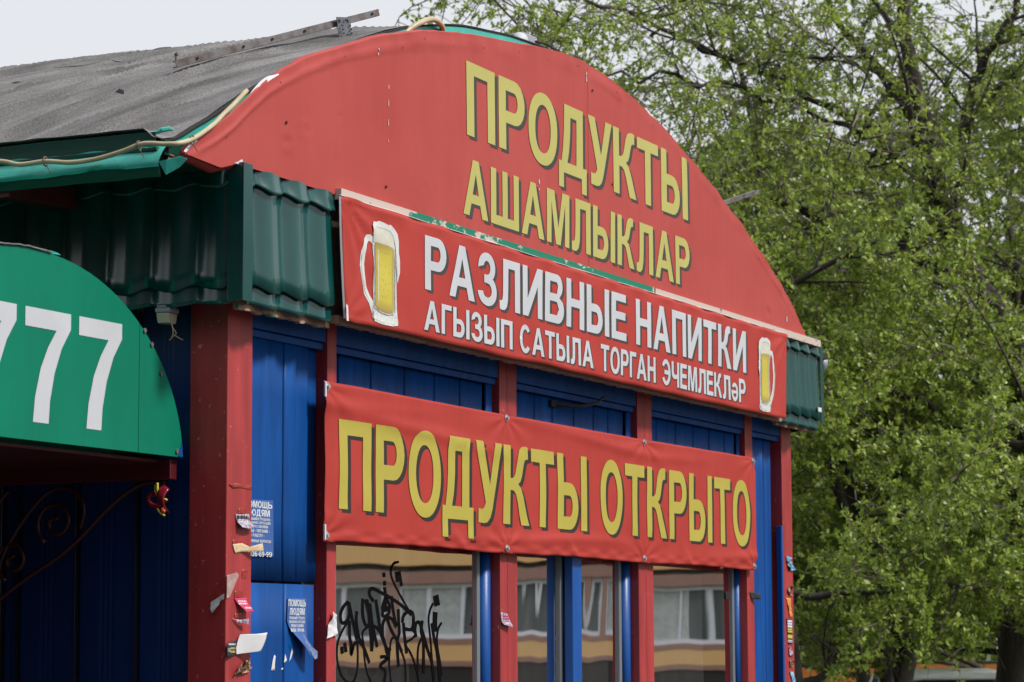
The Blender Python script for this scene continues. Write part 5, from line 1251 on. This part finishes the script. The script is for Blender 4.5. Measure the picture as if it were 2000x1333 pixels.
# rounded yellow-green bush by the dark trunk
def bush(base, rad, seed, label):
    root = thing('bush', label, 'bush', base); rs = np.random.RandomState(seed); n = 5000
    dd = rs.normal(0,1,(n,3)); dd /= np.linalg.norm(dd,axis=1)[:,None]; P = dd*(rad*rs.uniform(.5,1.05,n)**.6)[:,None]; P[:,2] = np.abs(P[:,2])*1.25+.15
    d = rs.normal(0,1,(n,3)); d /= np.linalg.norm(d,axis=1)[:,None]; q = rs.normal(0,1,(n,3)); sd = np.cross(d,q); sd /= np.linalg.norm(sd,axis=1)[:,None]
    L = .09; v = np.empty((n,4,3)); v[:,0]=P; v[:,1]=P+d*L*.5+sd*L*.3; v[:,2]=P+d*L; v[:,3]=P+d*L*.5-sd*L*.3
    obj('foliage', ([tuple(x) for x in (v.reshape(-1,3)+np.array(base))], [(4*i,4*i+1,4*i+2,4*i+3) for i in range(n)]), 'leaf', root, kind='stuff')
    m = MB(); r = random.Random(seed)
    for k in range(9): m.tube([Vector(base), Vector(base)+Vector((r.uniform(-.4,.4)*rad, r.uniform(-.4,.4)*rad, rad*.9))], .012, 4)
    obj('stems', m, 'twig', root)
bush((24.0,7.1,0), .85, 5, 'yellow-green bush at the foot of the dark trunk beside the far corner post')

def far_wood():
    rs = np.random.RandomState(77); n = 46000
    a = rs.uniform(-14, 26, n); b = rs.uniform(0, 5, n); h = (6.5+2.2*np.sin(a*.7)+1.2*np.sin(a*1.9+2))*rs.uniform(0, 1, n)**.8+.1
    P = np.stack([50-.42*a+.9*b, 5+.9*a+.42*b, h], 1)
    d = rs.normal(0,1,(n,3)); d /= np.linalg.norm(d,axis=1)[:,None]; q = rs.normal(0,1,(n,3)); sd = np.cross(d,q); sd /= np.linalg.norm(sd,axis=1)[:,None]
    L = rs.uniform(.16,.34,n)[:,None]; v = np.empty((n,4,3)); v[:,0]=P; v[:,1]=P+d*L*.5+sd*L*.35; v[:,2]=P+d*L; v[:,3]=P+d*L*.5-sd*L*.35
    me = bpy.data.meshes.new('far_wood'); me.vertices.add(n*4); me.vertices.foreach_set('co', v.reshape(-1))
    me.loops.add(n*4); me.loops.foreach_set('vertex_index', np.arange(n*4, dtype=np.int32))
    me.polygons.add(n); me.polygons.foreach_set('loop_start', np.arange(0, n*4, 4, dtype=np.int32)); me.polygons.foreach_set('loop_total', np.full(n, 4, dtype=np.int32))
    me.update(); me.materials.append(M['leaf_far']); o = bpy.data.objects.new('far_wood', me); COL.objects.link(o)
    tag(o, 'hazy belt of far greenery beyond the low orange wall', 'woodland'); o['kind'] = 'stuff'
far_wood()
# parked car, seen end-on beyond the trees
def car():
    t = thing('parked_car', 'white parked car whose roof shows at the bottom right between the tree trunks', 'car', (16.65,1.98,0))
    ax = Vector((.9,.42,0)).normalized(); sx = Vector((-.42,.9,0)).normalized(); O = Vector((16.65,1.98,0))
    def W(l, s, z): return tuple(O+ax*l+sx*s+Vector((0,0,z)))
    # lower body
    st = [(-2.15,.62,.45,.62),(-2.05,.76,.30,.72),(-1.5,.82,.24,.82),(-.7,.84,.22,.90),(.5,.84,.22,.92),(1.6,.83,.24,.92),(2.0,.76,.30,.86),(2.12,.66,.42,.70)]
    b = MB(); n = 12; vs = []
    for l, hw, z0, z1 in st:
        for k in range(n):
            a = 2*PI*k/n + PI/n; c, s_ = math.cos(a), math.sin(a)
            vs.append(W(l, hw*math.copysign(abs(c)**.45, c), (z0+z1)/2+(z1-z0)/2*math.copysign(abs(s_)**.5, s_)))
    b.add(vs, [(i*n+k, i*n+(k+1)%n, (i+1)*n+(k+1)%n, (i+1)*n+k) for i in range(len(st)-1) for k in range(n)]+[tuple(range(n-1,-1,-1)), tuple((len(st)-1)*n+k for k in range(n))])
    obj('body', b, 'car_white', t, smooth=True)
    # cabin
    cab = [(-1.05,.74,.90),(-.35,.60,1.28),(.2,.60,1.33),(.9,.59,1.30),(1.55,.66,.95)]
    g = MB(); vs = []
    for l, hw, z in cab: vs += [W(l,-.76,.89), W(l,-hw,z-.03), W(l,hw,z-.03), W(l,.76,.89)]
    g.add(vs, [(i*4+k, i*4+k+1, i*4+k+5, i*4+k+4) for i in range(4) for k in range(3)]+[(0,3,2,1),(16,17,18,19)]); obj('windows', g, 'car_glass', t, smooth=False)
    g = MB(); vs = []
    for l, hw, z in ((-.56,.61,1.305),(-.46,.60,1.33),(-.2,.60,1.358),(.2,.60,1.375),(.7,.60,1.37),(.98,.59,1.32)):
        vs += [W(l,-hw-.02,z-.035), W(l,-hw*.6,z), W(l,hw*.6,z), W(l,hw+.02,z-.035)]
    g.add(vs, [(i*4+k, i*4+k+1, i*4+k+5, i*4+k+4) for i in range(5) for k in range(3)]); obj('roof', g, 'car_white', t, smooth=True, solid=.03)
    for s_ in (-1, 1):
        for a_, b_ in (((-1.08,.76,.9),(-.42,.61,1.34)), ((.35,.77,.9),(.3,.62,1.36)), ((1.55,.70,.92),(.95,.60,1.34))):
            p = MB(); p.bar(W(a_[0], s_*a_[1], a_[2]), W(b_[0], s_*b_[1], b_[2]), .07, .05); obj('pillar', p, 'car_white', t)
        m = MB(); m.tube([W(-.75, s_*.88, .92), W(-.75, s_*1.02, .95)], [.05,.07], 8); obj('side_mirror', m, 'car_white', t)
        h = MB(); h.bar(W(-2.09, s_*.50, .66), W(-2.09, s_*.68, .68), .04, .12); obj('headlight', h, 'b_frame', t)
        for l in (-1.35, 1.35):
            w = MB(); w.tube([W(l, s_*.68, .31), W(l, s_*.86, .31)], .31, 20); wo = obj('wheel', w, 'rubber', t)
            w = MB(); w.tube([W(l, s_*.861, .31), W(l, s_*.872, .31)], .19, 14); obj('rim', w, 'zinc', wo)
    h = MB(); h.bar(W(-2.165, -.35, .52), W(-2.165, .35, .52), .03, .12); obj('grille', h, 'rubber', t)
car()

# apartment block on the far side of the street: it is what the shop windows reflect
def block():
    C0 = Vector((-8.37,5.09,0))+Vector((.9063,-.4226,0))*75; ax = Vector((.4226,.9063,0)); nrm = Vector((-.9063,.4226,0))
    t = thing('apartment_block', 'orange and brown apartment block with white-framed windows across the street, mirrored in the kiosk windows', 'building', C0)
    def W(a, o, z): return tuple(C0+ax*a+nrm*o+Vector((0,0,z)))
    def slab(name, a0, a1, z0, z1, out, m, par=None, depth=.3):
        g = MB(); g.add([W(a0,out,z0),W(a1,out,z0),W(a1,out-depth,z0),W(a0,out-depth,z0),W(a0,out,z1),W(a1,out,z1),W(a1,out-depth,z1),W(a0,out-depth,z1)],
              [(0,3,2,1),(4,5,6,7),(0,1,5,4),(1,2,6,5),(2,3,7,6),(3,0,4,7)]); return obj(name, g, m, par or t)
    slab('core', -20, 20, 0, 15, -1.2, 'b_curtain', depth=10)
    slab('plinth', -20, 20, 0, 1.05, -.05, 'b_plinth', depth=1.1)
    z = 1.82; first = True
    for fl in range(4):
        slab('brown_band', -20, 20, z-.16, z, .02, 'b_brown', depth=1.2)
        slab('orange_band', -20, 20, z-.62, z-.16, 0, 'b_orange', depth=1.2) if fl == 0 else slab('orange_band', -20, 20, z-1.05, z-.16, 0, 'b_orange', depth=1.2)
        if fl == 0: slab('brown_band', -20, 20, z-.77, z-.62, .02, 'b_brown', depth=1.2)
        zt = z+1.62
        if fl < 2:
            k = 0; a = -20
            while a < 19.9:
                w = slab('window', a, a+2.9, z+.02, zt-.02, -.32, 'b_glass', depth=.05)
                slab('curtain_panel', a+.15, a+1.0+(k % 3)*.45, z+.1, zt-.1, -.30, 'b_curtain', w, .02)
                for zz0, zz1 in ((z+.0,z+.13),(zt-.13,zt)): slab('frame', a, a+2.9, zz0, zz1, -.2, 'b_frame', w, .1)
                for aa in (a, a+.93, a+1.86, a+2.78): slab('frame', aa, aa+.12, z+.131, zt-.131, -.2, 'b_frame', w, .1)
                slab('pier', a+2.91, a+3.32, z+.001, zt-.001, -.02, 'b_orange' if k % 2 else 'b_brown', depth=.6)
                a += 3.33; k += 1
        slab('brown_band', -20, 20, zt, zt+.32, .02, 'b_brown', depth=1.2)
        z = zt+.32+1.05+.16
block()
